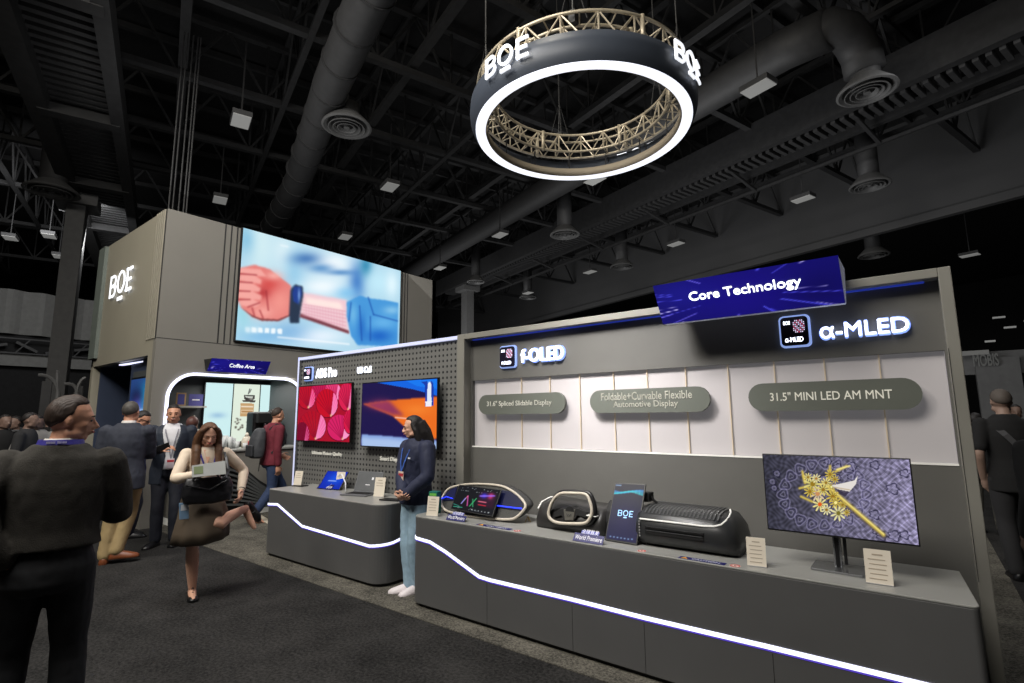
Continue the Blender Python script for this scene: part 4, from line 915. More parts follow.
# --- tall rollable panel
r = thing('tall_touch_panel', 'tall tilted dark blue touch panel with lit logo standing on a curved black base', 'display panel', (-1.68,3.42,HC))
tl = at(615,482.5,'y',3.52); tr = at(646,484,'y',3.52); br = at(637,545.5,'y',3.34); bl = at(604.5,540,'y',3.34)
bl.z = max(bl.z, HC+.006); br.z = max(br.z, HC+.004)
n = (tr-tl).cross(tl-bl).normalized()
b = MB(); b.hexa([bl, br, br-n*.012, bl-n*.012, tl, tr, tr-n*.012, tl-n*.012]); b.build('panel_body', BLACK, r, bevel=.003)
def L4(u, v, o=0): return tl.lerp(tr, u).lerp(bl.lerp(br, u), v)+n*o
pc = Pic(L4(.04,.02,.002), L4(.96,.02,.002), L4(.96,.97,.002), L4(.04,.97,.002), 80, 140).fill((20,24,52)); g = pc.v[:, None]; pc.c = np.array([14,18,40])*(1-g)+np.array([34,34,72])*g
pc.blob(.5,.6,.4,.3,(44,40,84),.6,'u')
for k in range(7):
    ph = k*.35; pth = [(u_, .13+.03*math.sin(u_*5+ph)+k*.006) for u_ in np.linspace(0, 1, 9)]
    for (a0, b0), (a1, b1) in zip(pth, pth[1:]): pc.line(a0, b0, a1, b1, .012, (40,130+k*12,210), .7, 'u')
for k in range(7): pc.blob(.14+k*.12,.955-.008*(k==6),.03,.012,(150,190,235),.9,'u')
pc.line(.02,.03,.2,.03,.012,(160,200,240),.8,'u'); pc.build('screen', SCR, r)
def fn(u, v, d): return L4(.28+u*.17, .575-v*.10, .003+d)
boe(fn, 'lettering', mat('screen_letter', (150,195,245), .5, emit=1., var=0), r, .0015)
b = MB(); R_ = []
for k in range(9):
    a_ = PI*.95*k/8; yb = 3.55+.16*math.cos(PI-a_)*-1; 
    R_.append([(-1.86, 3.50-.10*math.cos(a_)+.08, HC+.02+.22*math.sin(a_)), (-1.64, 3.50-.10*math.cos(a_)+.08, HC+.02+.22*math.sin(a_)), (-1.64, 3.50-.075*math.cos(a_)+.08, HC+.02+.185*math.sin(a_)), (-1.86, 3.50-.075*math.cos(a_)+.08, HC+.02+.185*math.sin(a_))])
b.loft(R_); b.build('curved_base', BLACKM, r, smooth=False)
b = MB(); b.box(-1.84,-1.66,3.45,3.72,HC,HC+.10); b.build('base', BLACK, r, bevel=.02)
p = at(648,494,'y',3.55); b = MB(); b.box(p.x-.05,p.x+.02,3.52,3.6,p.z-.05,p.z+.01); b.bar((p.x+.0,3.55,p.z), (p.x+.06,3.56,p.z-.06), .015); b.build('top_clip', BLACKM, r)
# --- steering wheel display
r = thing('steering_wheel_display', 'squarish cream and black steering wheel mounted on a black dashboard block', 'steering wheel', (-2.15,3.5,HC))
q7 = lambda *a: [(430+a[i]/5.389, 460+a[i+1]/5.389) for i in range(0, len(a), 2)]
wy = 3.40
loop = [at(x, y_, 'y', wy) for x, y_ in q7(672,195,700,182,770,183,825,190,850,225,865,275,860,310,835,340,760,343,690,338,650,320,635,290,640,250,655,215)]
# tilt the wheel backwards around its base
zc0 = min(p_.z for p_ in loop)
def tilt(p_, k=.18): return Vector((p_.x, p_.y+(p_.z-zc0)*k, p_.z))
def cat(L, n=5):
    out = []; N = len(L)
    for i in range(N):
        p0, p1, p2, p3 = L[i-1], L[i], L[(i+1) % N], L[(i+2) % N]
        for k in range(n):
            t = k/n; out.append(.5*((2*p1)+(p2-p0)*t+(2*p0-5*p1+4*p2-p3)*t*t+(3*p1-p0-3*p2+p3)*t**3))
    return out
lp = cat([tilt(p_) for p_ in loop])
b = MB(); b.tube(lp, .0115, 10, closed=True); b.build('rim', CREAM, r, smooth=True)
ctr = sum(lp, Vector())/len(lp)
b = MB(); b.tube([ctr+(p_-ctr)*1.08+Vector((0,.022,0)) for p_ in lp], .016, 8, closed=True); b.build('rim_back', BLACK, r, smooth=True)
hub = [at(x, y_, 'y', wy+.02) for x, y_ in q7(660,285,700,262,790,262,840,285,835,315,790,300,770,332,720,332,705,300,665,312)]
b = MB(); b.prism([tilt(p_) for p_ in hub], (0,.03,0)); b.build('hub', BLACKM, r, bevel=.004)
h2 = [at(x, y_, 'y', wy+.015) for x, y_ in q7(712,268,775,268,770,326,725,326)]; b = MB(); b.prism([tilt(p_) for p_ in h2], (0,.01,0)); b.build('hub_cover', mat('hub_grey', (92,90,84), .4), r, bevel=.003)
cc = tilt(sum(h2, Vector())/4)-Y1*.004; b = MB(); b.ribbon([cc+Vector((-.02,0,.008)), cc+Vector((-.008,0,-.008)), cc+Vector((0,0,.004)), cc+Vector((.008,0,-.008)), cc+Vector((.02,0,.008))], (0,-1,0), .004, .002); b.build('hub_emblem', CHROME, r)
b = MB(); b.tube([Vector((ctr.x, wy+.03, ctr.z-.03)), Vector((ctr.x, wy+.14, ctr.z-.04))], .04, 14); b.build('steering_column', BLACKM, r)
def dsec(x, kz, ky): return [(x, 3.62+(y_-3.62)*ky, HC+z_*kz) for y_, z_ in ((3.44,.0),(3.43,.06),(3.45,.12),(3.50,.17),(3.58,.2),(3.70,.2),(3.80,.15),(3.82,.0))]
b = MB(); b.loft([dsec(-2.46,.72,.8), dsec(-2.43,.95,.96), dsec(-2.36,1.05,1), dsec(-2.1,.98,1), dsec(-1.9,.95,1), dsec(-1.86,.9,.95)]); b.build('dashboard_block', mat('dash_black', (46,45,44), .35, var=.06), r, smooth=True)
b = MB(); b.tube([(-2.43,3.455,HC+.14), (-2.44,3.52,HC+.18), (-2.42,3.6,HC+.205), (-2.38,3.62,HC+.215)], .006, 6); b.build('edge_line', MATS['white_edge'], r)
b = MB(); b.box(-1.98,-1.90,3.42,3.46,HC+.135,HC+.14); b.build('trim_line', MATS['white_edge'], r)
# --- curved cockpit display
r = thing('cockpit_display', 'eye-shaped cream-rimmed cockpit display with dark touch screen and blue light line', 'cockpit display', (-3.1,3.55,HC))
cy_ = 3.46
def at_lean(x, y, o=0):
    Y_ = 3.45
    for _ in range(8): p_ = at(x, y, 'y', Y_); Y_ = 3.43+(p_.z-HC)*.55
    return p_+Vector((0,o,0))
loop = [at_lean(x, y_) for x, y_ in q7(62,225,85,180,120,155,200,140,300,140,385,150,440,175,490,215,515,255,500,285,465,318,420,330,300,322,180,305,95,285,66,258)]
zb0 = min(p_.z for p_ in loop); dz_ = max(0, HC+.012-zb0)
loop = [Vector((p_.x, p_.y, p_.z+dz_)) for p_ in loop]; lp = cat(loop)
def shift(L, dy, k): 
    c0 = sum(L, Vector())/len(L); return [Vector((c0.x+(p_.x-c0.x)*k, p_.y+dy, c0.z+(p_.z-c0.z)*k)) for p_ in L]
b = MB(); b.tube(lp, .011, 8, closed=True); b.build('rim', CREAM, r, smooth=True)
b = MB(); b.loft([shift(lp,.005,.99), shift(lp,.05,1.04), shift(lp,.11,1.0), shift(lp,.15,.86), shift(lp,.165,.6)]); b.build('hull', mat('hull_mesh_grey', (58,58,58), .5, var=.3, scale=120), r, smooth=True)
b = MB(); b.prism(shift(lp,.002,.965), (0,.004,0)); b.build('dash_face', mat('dash_mesh', (60,60,56), .6, var=.4, scale=200), r)
q_ = [at_lean(x, y_, -.008)+Z1*dz_ for x, y_ in q7(360,165,440,180,490,222,503,255,495,280,355,262)]; b = MB(); b.prism(q_, (0,.004,0)); b.build('instrument_panel', mat('instrument_navy', (16,20,52), .3, emit=.3), r)
q_ = [at_lean(x, y_, -.014)+Z1*dz_ for x, y_ in q7(355,252,430,262,500,270)]; b = MB(); b.tube(q_, .005, 6); b.build('light_line', BLUELED, r)
q_ = [at_lean(x, y_, -.008)+Z1*dz_ for x, y_ in q7(70,205,110,170,150,150,130,225,75,225)]; b = MB(); b.prism(q_, (0,.004,0)); b.build('left_display', mat('left_display', (18,22,60), .3, emit=.3), r)
q_ = [at_lean(x, y_, -.014)+Z1*dz_ for x, y_ in q7(68,215,95,205,128,215)]; b = MB(); b.tube(q_, .004, 6); b.build('left_light', BLUELED, r)
tl, tr, br, bl = [at(x, y_, 'y', Y_) for (x, y_), Y_ in zip(q7(158,132,385,160,336,306,112,262), (3.50,3.50,3.38,3.38))]
bl.z = max(bl.z, HC+.02); n = (tr-tl).cross(tl-bl).normalized()
b = MB(); b.hexa([bl, br, br-n*.012, bl-n*.012, tl, tr, tr-n*.012, tl-n*.012]); b.build('touch_screen_body', BLACK, r, bevel=.002)
tlr = [tl, tr, br, bl]
def L5(u, v, o=.002): return tl.lerp(tr, u).lerp(bl.lerp(br, u), v)+n*o
pc = Pic(L5(.015,.03), L5(.985,.03), L5(.985,.97), L5(.015,.97), 130, 80).fill((14,16,20))
pc.poly([(.55,.15),(.95,.15),(.97,.75),(.57,.7)], (44,14,36), 3, 'u'); pc.blob(.68,.3,.07,.1,(60,60,230),.9,'u'); pc.blob(.83,.28,.06,.12,(225,60,130),.9,'u'); pc.line(.6,.33,.9,.25,.03,(150,110,250),.9,'u'); pc.line(.6,.55,.76,.55,.025,(240,120,140),.9,'u'); pc.line(.62,.68,.78,.68,.02,(220,40,60),.9,'u')
for a_ in ((.2,.75,.3,.4,(240,120,130)), (.3,.4,.36,.8,(230,90,180)), (.2,.75,.26,.5,(120,150,250)), (.42,.8,.52,.45,(60,200,120)), (.44,.5,.5,.8,(60,170,110)), (.04,.92,.25,.9,(60,200,160)), (.02,.82,.16,.86,(50,160,140))): pc.line(*a_[:4], .014, a_[4], .9, 'u')
R = np.random.RandomState(2)
for k in range(34): pc.blob(R.uniform(.03,.95), R.choice([.06,.1,.2,.9,.94]), .008, .015, (200,210,215), .8, 'u')
for k in range(6): pc.blob(.5+k*.08,.92,.012,.02,(230,235,240),.9,'u')
pc.build('touch_screen', SCR, r)
p = at(528,514,'y',3.56); r2 = thing('wire_stand', 'tiny brass wire stand right of the eye-shaped cockpit display', 'stand', (p.x,3.56,HC)); b = MB()
for a_ in (0, 2.1, 4.2): b.tube([(p.x,3.56,HC+.045), (p.x+.025*math.cos(a_),3.56+.025*math.sin(a_),HC+.002)], .003, 5)
b.build('leg', mat('brass', (190,160,90), .3, metal=.7), r2)
# --- premiere signs, caution strips, prohibition stickers
NAVYS = mat('navy_print', (26,26,96), .45, var=0); WHT = mat('print_white', (235,235,240), .5, emit=.12, var=0)
def premiere(label, x, y, z, w, yaw, wr=True):
    c, s_ = math.cos(yaw), math.sin(yaw); R = Vector((c, s_, 0)); N = Vector((s_, -c, 0)); U = (Z1*.75-N*.66).normalized(); P = Vector((x, y, z+.002)); h = w*.27
    t = thing('premiere_sign', label, 'small sign', (x, y, z), 'small navy premiere signs')
    NN = R.cross(U)
    b = MB(); b.obox(P+U*h/2, R*w/2, U*h/2, NN*.002); b.build('board', NAVYS, t)
    b = MB(); b.obox(P+U*(h+.012), R*w*.3, U*.013, NN*.0018); b.build('top_board', mat('navy_light_print', (70,80,170), .45, var=0), t)
    P2 = P+NN*.0021
    text('World Premiere', P2-R*w*.45+U*h*.25, R, U, w*.9, h*.55, .0006, WHT, 'lettering', t, .0)
    text('全球首发', P2-R*w*.28+U*h*1.0, R, U, w*.56, h*.55, .0006, WHT, 'chinese_lettering', t, .0)
    b = MB(); b.obox(P-N*.03+Z1*0, R*w*.4, N*.03, Z1*.0015); b.build('foot', BLACKM, t); return t
premiere('small navy premiere sign in front of the cockpit display', -3.12, 3.235, HC, .20, .05)
premiere('small navy premiere sign in front of the steering wheel', -1.86, 3.215, HC, .23, .0)
p = onc2(332,488); premiere('small navy premiere sign beside the blue tablet on the shorter counter', p.x+.03, 3.62, HD, .26, .1)
def caution(label, x, y, z, w, d, yaw=0):
    c, s_ = math.cos(yaw), math.sin(yaw); R = Vector((c, s_, 0)); V = Vector((-s_, c, 0)); P = Vector((x, y, z+.0008))
    t = thing('caution_strip', label, 'warning strip', (x, y, z), 'caution strips on the long counter')
    b = MB(); b.prism([P-R*w/2, P+R*w/2, P+R*w/2+V*d, P-R*w/2+V*d], (0,0,.001)); b.build('strip', NAVYS, t)
    text('CAUTION', P-R*w*.22+V*d*.24+Z1*.001, R, V, w*.6, d*.5, .0004, WHT, 'lettering', t, .03)
    b = MB(); b.prism([P-R*w*.45+V*d*.2+Z1*.001, P-R*w*.30+V*d*.2+Z1*.001, P-R*w*.375+V*d*.82+Z1*.001], (0,0,.0004)); b.build('triangle', mat('warn_yellow', (235,165,40), .5, emit=.1), t); return t
def nosign(label, x, y, z, r_):
    t = thing('prohibition_sticker', label, 'sticker', (x, y, z), 'red and white stickers on the long counter')
    b = MB(); b.lathe((x,y,z+.0008), [(0,0),(r_,0),(r_,.0008),(0,.0008)], 24); b.build('disc', mat('sticker_white', (235,215,205), .5, var=0), t)
    b = MB(); b.lathe((x,y,z+.0016), [(r_*.68,0),(r_*.92,0),(r_*.92,.0005),(r_*.68,.0005)], 24); b.bar((x-r_*.5,y-r_*.5,z+.0018), (x+r_*.5,y+r_*.5,z+.0018), r_*.18, .0006); b.build('red_ring', mat('sticker_red', (190,50,44), .5, emit=.05, var=0), t)
    b = MB(); b.box(x-r_*.25,x+r_*.25,y-r_*.3,y+r_*.3,z+.0016,z+.0019); b.build('hand_mark', BLACKM, t)
caution('caution strip in front of the black vented console', at(700,562,'z',HC).x, 3.21, HC, .27, .05)
caution('caution strip in front of the cockpit display', at(490,528,'z',HC).x, 3.225, HC, .34, .05)
nosign('round red and white sticker between the tall panel and the caution strip', at(638,553,'z',HC).x, 3.235, HC, .028); nosign('round red and white sticker right of the console caution strip', at(734,567,'z',HC).x, 3.235, HC, .03); nosign('round red and white sticker right of the cockpit caution strip', at(514,532,'z',HC).x, 3.238, HC, .03)
# --- things on the shorter counter
p = onc2(357,486); px_, py2 = p.x, 3.74
r = thing('tablet', 'blue-screen tablet leaning on a stand on the shorter counter', 'tablet', (px_,py2,HD)); R = Vector((.97,.2,0)).normalized(); N = Vector((.2,-.97,0)).normalized(); U = (Z1*.8-N*.6).normalized(); NN = R.cross(U); P = Vector((px_, py2-.1, HD+.004))
b = MB(); b.obox(P+U*.12, R*.17, U*.12, NN*.005); b.build('body', BLACK, r, bevel=.003)
pc = Pic(P+U*.235-R*.163+NN*.006, P+U*.235+R*.163+NN*.006, P+U*.005+R*.163+NN*.006, P+U*.005-R*.163+NN*.006, 40, 30).fill((10,40,170)); pc.blob(.6,.4,.4,.4,(20,90,235),.8,'u'); pc.line(.3,.55,.65,.55,.03,(190,210,250),.8,'u'); pc.build('screen', SCR, r)
b = MB(); b.obox(P-N*.08+U*.06, R*.06, N*.05, Z1*.002); b.build('kickstand', BLACKM, r)
p = onc2(372,495); lx, ly = p.x-.13, 3.60
r = thing('laptop', 'open silver laptop with its screen facing the aisle on the shorter counter', 'laptop', (lx,ly,HD)); R = Vector((.96,.27,0)).normalized(); N = Vector((.27,-.96,0)).normalized()
lc = Vector((lx, ly, HD+.001))
b = MB(); b.obox(lc+Z1*.007, R*.17, N*.115, Z1*.007); b.build('keyboard_base', mat('laptop_silver', (120,122,126), .35, metal=.4), r, bevel=.003)
b = MB()
for k in range(5): b.obox(lc+Z1*.0145-N*(.06-k*.03)-N*.02, R*.15, N*.011, Z1*.001)
b.build('keys', BLACKM, r)
hg = lc-N*.115+Z1*.012; U = (Z1*.93-N*.37).normalized(); NN = R.cross(U)
b = MB(); b.obox(hg+U*.115, R*.17, U*.115, NN*.004); b.build('screen_lid', MATS['laptop_silver'], r, bevel=.002)
b = MB(); b.obox(hg+U*.117+NN*.0045, R*.16, U*.105, NN*.0006); b.build('screen', mat('grey_screen', (104,106,108), .25), r)
b = MB(); b.obox(hg+U*.15+NN*.0055+R*.05, R*.012, U*.014, NN*.0006); b.obox(hg+U*.08+NN*.0055+R*.0, R*.03, U*.004, NN*.0006); b.build('screen_mark', WHT, r)
b = MB(); b.tube([Vector((px_+.14,py2-.06,HD+.16)), Vector((px_+.22,py2-.08,HD+.19)), Vector((px_+.33,py2-.1,HD+.10)), Vector((px_+.36,py2-.12,HD+.01))], .007, 6); tag(b.build('white_cable', WHT, smooth=True), 'short white cable arching beside the blue tablet', 'cable')
p = onc2(398,498); b = MB(); b.obox((-4.32,3.55,HD+.008), (.11,.03,0), (-.014,.05,0), (0,0,.007)); tag(b.build('folded_tablet', BLACK, bevel=.004), 'flat black device lying at the right end of the shorter counter', 'device')
p = onc2(318,484); b = MB(); b.obox((p.x,3.62,HD+.006), (.09,.02,0), (-.01,.05,0), (0,0,.005)); tag(b.build('black_pad', BLACKM, bevel=.003), 'flat black pad behind the navy sign on the shorter counter', 'device')
# ================================================================ PEOPLE
from mathutils import noise as mnoise
def fuse(mb, name, m, parent, vox=.01, it=4, wr=0, wsc=9., fac=.5, wdir=None):
    me = bpy.data.meshes.new('t'); me.from_pydata([tuple(v) for v in mb.v], [], mb.f)
    bm = bmesh.new(); bm.from_mesh(me); bmesh.ops.recalc_face_normals(bm, faces=bm.faces); bm.to_mesh(me); bm.free()
    o = bpy.data.objects.new('t', me); C.objects.link(o)
    r = o.modifiers.new('r', 'REMESH'); r.mode = 'VOXEL'; r.voxel_size = vox; r.adaptivity = 0
    s = o.modifiers.new('s', 'SMOOTH'); s.factor = fac; s.iterations = it
    bpy.context.view_layer.update(); me2 = evalmesh(o); bpy.data.objects.remove(o)
    me2.name = name; off = OFF[parent.name]
    n = len(me2.vertices); co_ = np.zeros(n*3); me2.vertices.foreach_get('co', co_); co_ = co_.reshape(-1, 3)
    if wr > 0:
        no = np.zeros(n*3); me2.vertices.foreach_get('normal', no); no = no.reshape(-1, 3)
        d = np.array([mnoise.noise(Vector((v[0]*wsc, v[1]*wsc, v[2]*wsc*.7)))*.6+abs(mnoise.noise(Vector((v[0]*wsc*2.1+5, v[1]*wsc*2.1, v[2]*wsc*1.3))))*.7-.2 for v in co_])
        co_ = co_+no*d[:, None]*wr
    co_ = co_-np.array(off); me2.vertices.foreach_set('co', co_.ravel()); me2.materials.clear(); me2.materials.append(m); me2.shade_smooth(); me2.update()
    o = bpy.data.objects.new(name, me2); C.objects.link(o); o.parent = parent; OFF[o.name] = off; return o
def sphere(mb, c, rad, M=None, nu=16, nv=10):
    c = Vector(c); rings = []
    for j in range(nv+1):
        th = PI*min(max(j/nv, .012), .988)
        rings.append([c+(M @ Vector((rad[0]*math.sin(th)*math.cos(2*PI*i/nu), rad[1]*math.sin(th)*math.sin(2*PI*i/nu), rad[2]*math.cos(th))) if M else Vector((rad[0]*math.sin(th)*math.cos(2*PI*i/nu), rad[1]*math.sin(th)*math.sin(2*PI*i/nu), rad[2]*math.cos(th)))) for i in range(nu)])
    mb.loft(rings)
def limb(mb, pts, rads, n=14, fl=None):
    """tapered tube with rounded ends through joints"""
    P = [Vector(p) for p in pts]; out = []; rr = []
    d0 = (P[0]-P[1]).normalized(); out += [P[0]+d0*rads[0]*.85, P[0]+d0*rads[0]*.5]; rr += [rads[0]*.3, rads[0]*.8]
    for i in range(len(P)):
        if 0 < i < len(P)-1:
            a = P[i].lerp(P[i-1], .12); c = P[i].lerp(P[i+1], .12); out += [a, P[i]*.5+(a+c)*.25, c]; rr += [rads[i]]*3
        else: out.append(P[i]); rr.append(rads[i])
        if i < len(P)-1: out.append(P[i].lerp(P[i+1], .45)); rr.append((rads[i]*.6+rads[i+1]*.4)*1.04)
    d1 = (P[-1]-P[-2]).normalized(); out += [P[-1]+d1*rads[-1]*.5, P[-1]+d1*rads[-1]*.85]; rr += [rads[-1]*.8, rads[-1]*.3]
    mb.tube(out, rr, n)
def ik(a, b, l1, l2, pole):
    a = Vector(a); b = Vector(b); d = b-a; L = d.length
    if L > (l1+l2)*.995: b = a+d*((l1+l2)*.995/L); d = b-a; L = d.length
    x = (l1*l1-l2*l2+L*L)/(2*L); h = math.sqrt(max(l1*l1-x*x, 0)); n = d.normalized(); p = Vector(pole); p = (p-n*p.dot(n)).normalized()
    return a+n*x+p*h, b
SKIN_L = mat('skin_light', (222,172,146), .5, var=.04, scale=12); SKIN_M = mat('skin_warm', (204,150,122), .5, var=.04, scale=12)
SKIN_DIM = mat('skin_dim', (120,96,84), .6, var=.04)  # darkened skin copy, dimness of the hall put into the colour
def hairmat(name, c):
    m = mat(name, c, .6, var=.25, scale=30); nt = m.node_tree; bs = nt.nodes['Principled BSDF']
    w = nt.nodes.new('ShaderNodeTexWave'); w.inputs['Scale'].default_value = 40; w.inputs['Distortion'].default_value = 3; w.bands_direction = 'X'
    tc = nt.nodes.new('ShaderNodeTexCoord'); bp = nt.nodes.new('ShaderNodeBump'); bp.inputs['Strength'].default_value = .25; bp.inputs['Distance'].default_value = .003
    nt.links.new(tc.outputs['Object'], w.inputs['Vector']); nt.links.new(w.outputs['Fac'], bp.inputs['Height']); nt.links.new(bp.outputs['Normal'], bs.inputs['Normal']); return m
HB_ = hairmat('hair_black', (28,24,24)); HBR = hairmat('hair_brown', (92,62,40)); HDB = hairmat('hair_dark_brown', (56,42,34)); HGR = hairmat('hair_greying', (74,70,66))
class Fig:
    def __init__(s, label, x, y, heading, Ht=1.75, w=1., lean=(0,0), hyaw=0, hpitch=0, skin=SKIN_M, vox=.009, z0=0, group=None, zs=0):
        s.t = thing('person', label, 'person', (x, y, z0), group); s.Ht = Ht; s.w = w; s.skin = skin; s.vox = vox
        h = math.radians(heading); s.f = Vector((math.cos(h), math.sin(h), 0)); s.r = Vector((math.sin(h), -math.cos(h), 0)); s.o = Vector((x, y, z0)); s.lean = lean
        hy = h+math.radians(hyaw); hp = math.radians(hpitch)
        s.hf = Vector((math.cos(hy)*math.cos(hp), math.sin(hy)*math.cos(hp), math.sin(hp))); s.hr = Vector((math.sin(hy), -math.cos(hy), 0)); s.hu = s.hr.cross(s.hf)
        s.neck = s.P(0, 0, .845*Ht); s.hc = s.neck+Vector((0,0,.029*Ht))+s.hu*.045*Ht+s.hf*.012*Ht+s.f*.008*Ht
        s.sh = {k: s.P(k*.106*Ht*w, -.005, .801*Ht) for k in (-1, 1)}; s.hip = {k: s.P(k*.052*Ht, 0, .515*Ht) for k in (-1, 1)}
        s.arm = {}; s.leg = {}; s.hand_dir = {}; s.finger = {}
    def P(s, r, f, u):
        k = max(0, u-.52*s.Ht); return s.o+s.r*(r+s.lean[1]*k)+s.f*(f+s.lean[0]*k)+Vector((0,0,u))
    def setarm(s, k, target, pole=None, curl=.6, hdir=None, palm=None):
        H = s.Ht; pole = pole or (s.r*k*.5-s.f-Z1*.3)
        el, wr = ik(s.sh[k], target, .172*H, .155*H, pole); s.arm[k] = (s.sh[k], el, wr); s.finger[k] = (curl, hdir, palm)
    def setleg(s, k, target, pole=None, toe=None, toez=0):
        H = s.Ht; kn, an = ik(s.hip[k], target, .245*H, .235*H, pole or s.f); s.leg[k] = (s.hip[k], kn, an, toe or s.f, toez)
    def hand(s, b, k):
        H = s.Ht; el, wr = s.arm[k][1], s.arm[k][2]; d = (wr-el).normalized(); curl, hd, palm = s.finger[k]
        if hd: d = (d*.3+Vector(hd)).normalized()
        pn = Vector(palm) if palm else (s.r*-k); pn = (pn-d*pn.dot(d)).normalized(); side = d.cross(pn)*k     # towards thumb
        if not palm and side.dot(s.f) < 0: side = -side
        L = .105*H; pw = .024*H; c0 = wr+d*.004
        rings = []
        for u, w_, t_ in ((-.05,.6,.55), (.12,.85,.62), (.3,1,.6), (.46,1,.5), (.5,.92,.42)):
            c = c0+d*L*u; rings.append([c+side*(math.cos(a)*pw*w_)+pn*(math.sin(a)*pw*t_) for a in [2*PI*i/12 for i in range(12)]])
        b.loft(rings)
        for i, (off, ln) in enumerate(((.78,.44), (.27,.5), (-.25,.46), (-.75,.36))):
            p0 = c0+d*L*.45+side*pw*off; a1 = curl*.55; a2 = curl*1.3; a3 = curl*1.8; r_ = .0046*H; sp = side*(off*.10)
            d1 = (d*math.cos(a1)+pn*math.sin(a1)+sp).normalized(); d2 = (d*math.cos(a2)+pn*math.sin(a2)+sp).normalized(); d3 = (d*math.cos(a3)+pn*math.sin(a3)).normalized()
            p1 = p0+d1*L*ln*.45; p2 = p1+d2*L*ln*.32; p3 = p2+d3*L*ln*.24
            b.tube([p0, p1, p2, p3, p3+d3*r_*.6], [r_*1.05, r_, r_*.95, r_*.8, r_*.3], 8)
        p0 = c0+d*L*.12+side*pw*.8; p1 = p0+(d*.55+side*.75+pn*.25).normalized()*L*.2; p2 = p1+(d*.9+side*.2+pn*.3).normalized()*L*.17; p3 = p2+(d*.95+pn*.3).normalized()*L*.12
        b.tube([p0-side*pw*.4, p0, p1, p2, p3, p3+(p3-p2).normalized()*.004], [r_*1.2, r_*1.5, r_*1.25, r_*1.05, r_*.85, r_*.3], 8)
    def body(s, legs_bare=True, it=3):
        H = s.Ht; w = s.w; b = MB(); secs = []
        for z, rx, ry in ((.455,.05,.045), (.48,.085,.062), (.52,.095,.068), (.57,.084,.06), (.615,.075,.053), (.67,.082,.058), (.73,.09,.062), (.78,.088,.056), (.82,.066,.044), (.845,.04,.034)):
            c = s.P(0, 0, z*H); secs.append([c+s.r*math.cos(a)*rx*H*w+s.f*math.sin(a)*ry*H for a in [2*PI*i/20 for i in range(20)]])
        b.loft(secs)
        b.tube([s.neck-Z1*.03*H, s.neck, s.hc-s.hu*.035*H-s.hf*.008*H, s.hc], [.04*H, .031*H, .03*H, .03*H], 14)
        M = Matrix((s.hr, s.hf, s.hu)).transposed(); h = .131*H    # head height
        def hp(r, f, u): return s.hc+s.hr*r*h+s.hf*f*h+s.hu*u*h
        s.hp = hp; s.M = M; s.h = h
        sphere(b, hp(0,-.05,.1), (.335*h,.41*h,.40*h), M); sphere(b, hp(0,.10,-.12), (.285*h,.28*h,.34*h), M); sphere(b, hp(0,.17,-.36), (.19*h,.17*h,.13*h), M); sphere(b, hp(0,.16,.06), (.27*h,.24*h,.2*h), M)
        for k in (-1, 1):
            sphere(b, hp(k*.17,.22,-.1), (.1*h,.1*h,.09*h), M); sphere(b, hp(k*.335,-.05,-.05), (.035*h,.06*h,.11*h), M, 10, 8); sphere(b, hp(k*.2,.05,-.3), (.12*h,.16*h,.12*h), M)
        b.tube([hp(0,.36,.06), hp(0,.42,-.04), hp(0,.475,-.135), hp(0,.42,-.165)], [.03*h,.042*h,.055*h,.04*h], 8)
        for k in (-1, 1): sphere(b, hp(k*.055,.40,-.145), (.04*h,.05*h,.035*h), M, 8, 6)
        sphere(b, hp(0,.355,-.255), (.115*h,.06*h,.05*h), M, 12, 8)
        for k in s.arm:
            a, e, wr = s.arm[k]; limb(b, [a, e, wr], [.030*H, .0235*H, .0155*H], 12); s.hand(b, k)
        for k in s.leg:
            a, kn, an, toe, tz = s.leg[k]; limb(b, [a, kn, kn.lerp(an, .3)-(toe.normalized()*.012*H if legs_bare else Vector()), an], [.05*H, .032*H, .033*H, .02*H], 14)
            t = toe.normalized(); ft = MB(); limb(b, [an-t*.01*H-Z1*.012*H, an+t*.05*H-Z1*(.028-.5*tz)*H, an+t*.10*H-Z1*(.034-tz)*H], [.022*H,.02*H,.013*H], 10)
        s.bodyo = fuse(b, 'body', s.skin, s.t, s.vox*.75, it)
        return s
    def face(s, eyes='open', mouth=(176,96,88), brow=(40,30,26), smile=False):
        hp = s.hp; h = s.h; M = s.M
        for k in (-1, 1):
            b = MB(); sphere(b, hp(k*.135,.335,.0), (.05*h,.03*h,.024*h if eyes == 'open' else .012*h), M, 10, 8); b.build('eye', mat('eye_dark', (34,24,22), .3), s.t, smooth=True)
            b = MB(); b.tube([hp(k*.06,.385,.085), hp(k*.13,.385,.105), hp(k*.21,.33,.085)], [.012*h,.016*h,.008*h], 6); b.build('eyebrow', mat('brow_%d' % brow[0], brow, .7), s.t)
        b = MB()
        if smile:
            b.tube([hp(-.10,.375,-.235), hp(-.05,.405,-.255), hp(0,.415,-.26), hp(.05,.405,-.255), hp(.10,.375,-.235)], [.004*h,.012*h,.016*h,.012*h,.004*h], 8); b.build('teeth', mat('teeth', (235,228,215), .3), s.t)
            b = MB(); b.tube([hp(-.13,.35,-.225), hp(-.06,.395,-.29), hp(0,.41,-.3), hp(.06,.395,-.29), hp(.13,.35,-.225)], [.006*h,.016*h,.018*h,.016*h,.006*h], 8)
        else: b.tube([hp(-.09,.385,-.25), hp(-.04,.42,-.245), hp(0,.425,-.25), hp(.04,.42,-.245), hp(.09,.385,-.25)], [.008*h,.022*h,.024*h,.022*h,.008*h], 8)
        b.build('lips', mat('lips_%d' % mouth[0], mouth, .45), s.t, smooth=True); return s
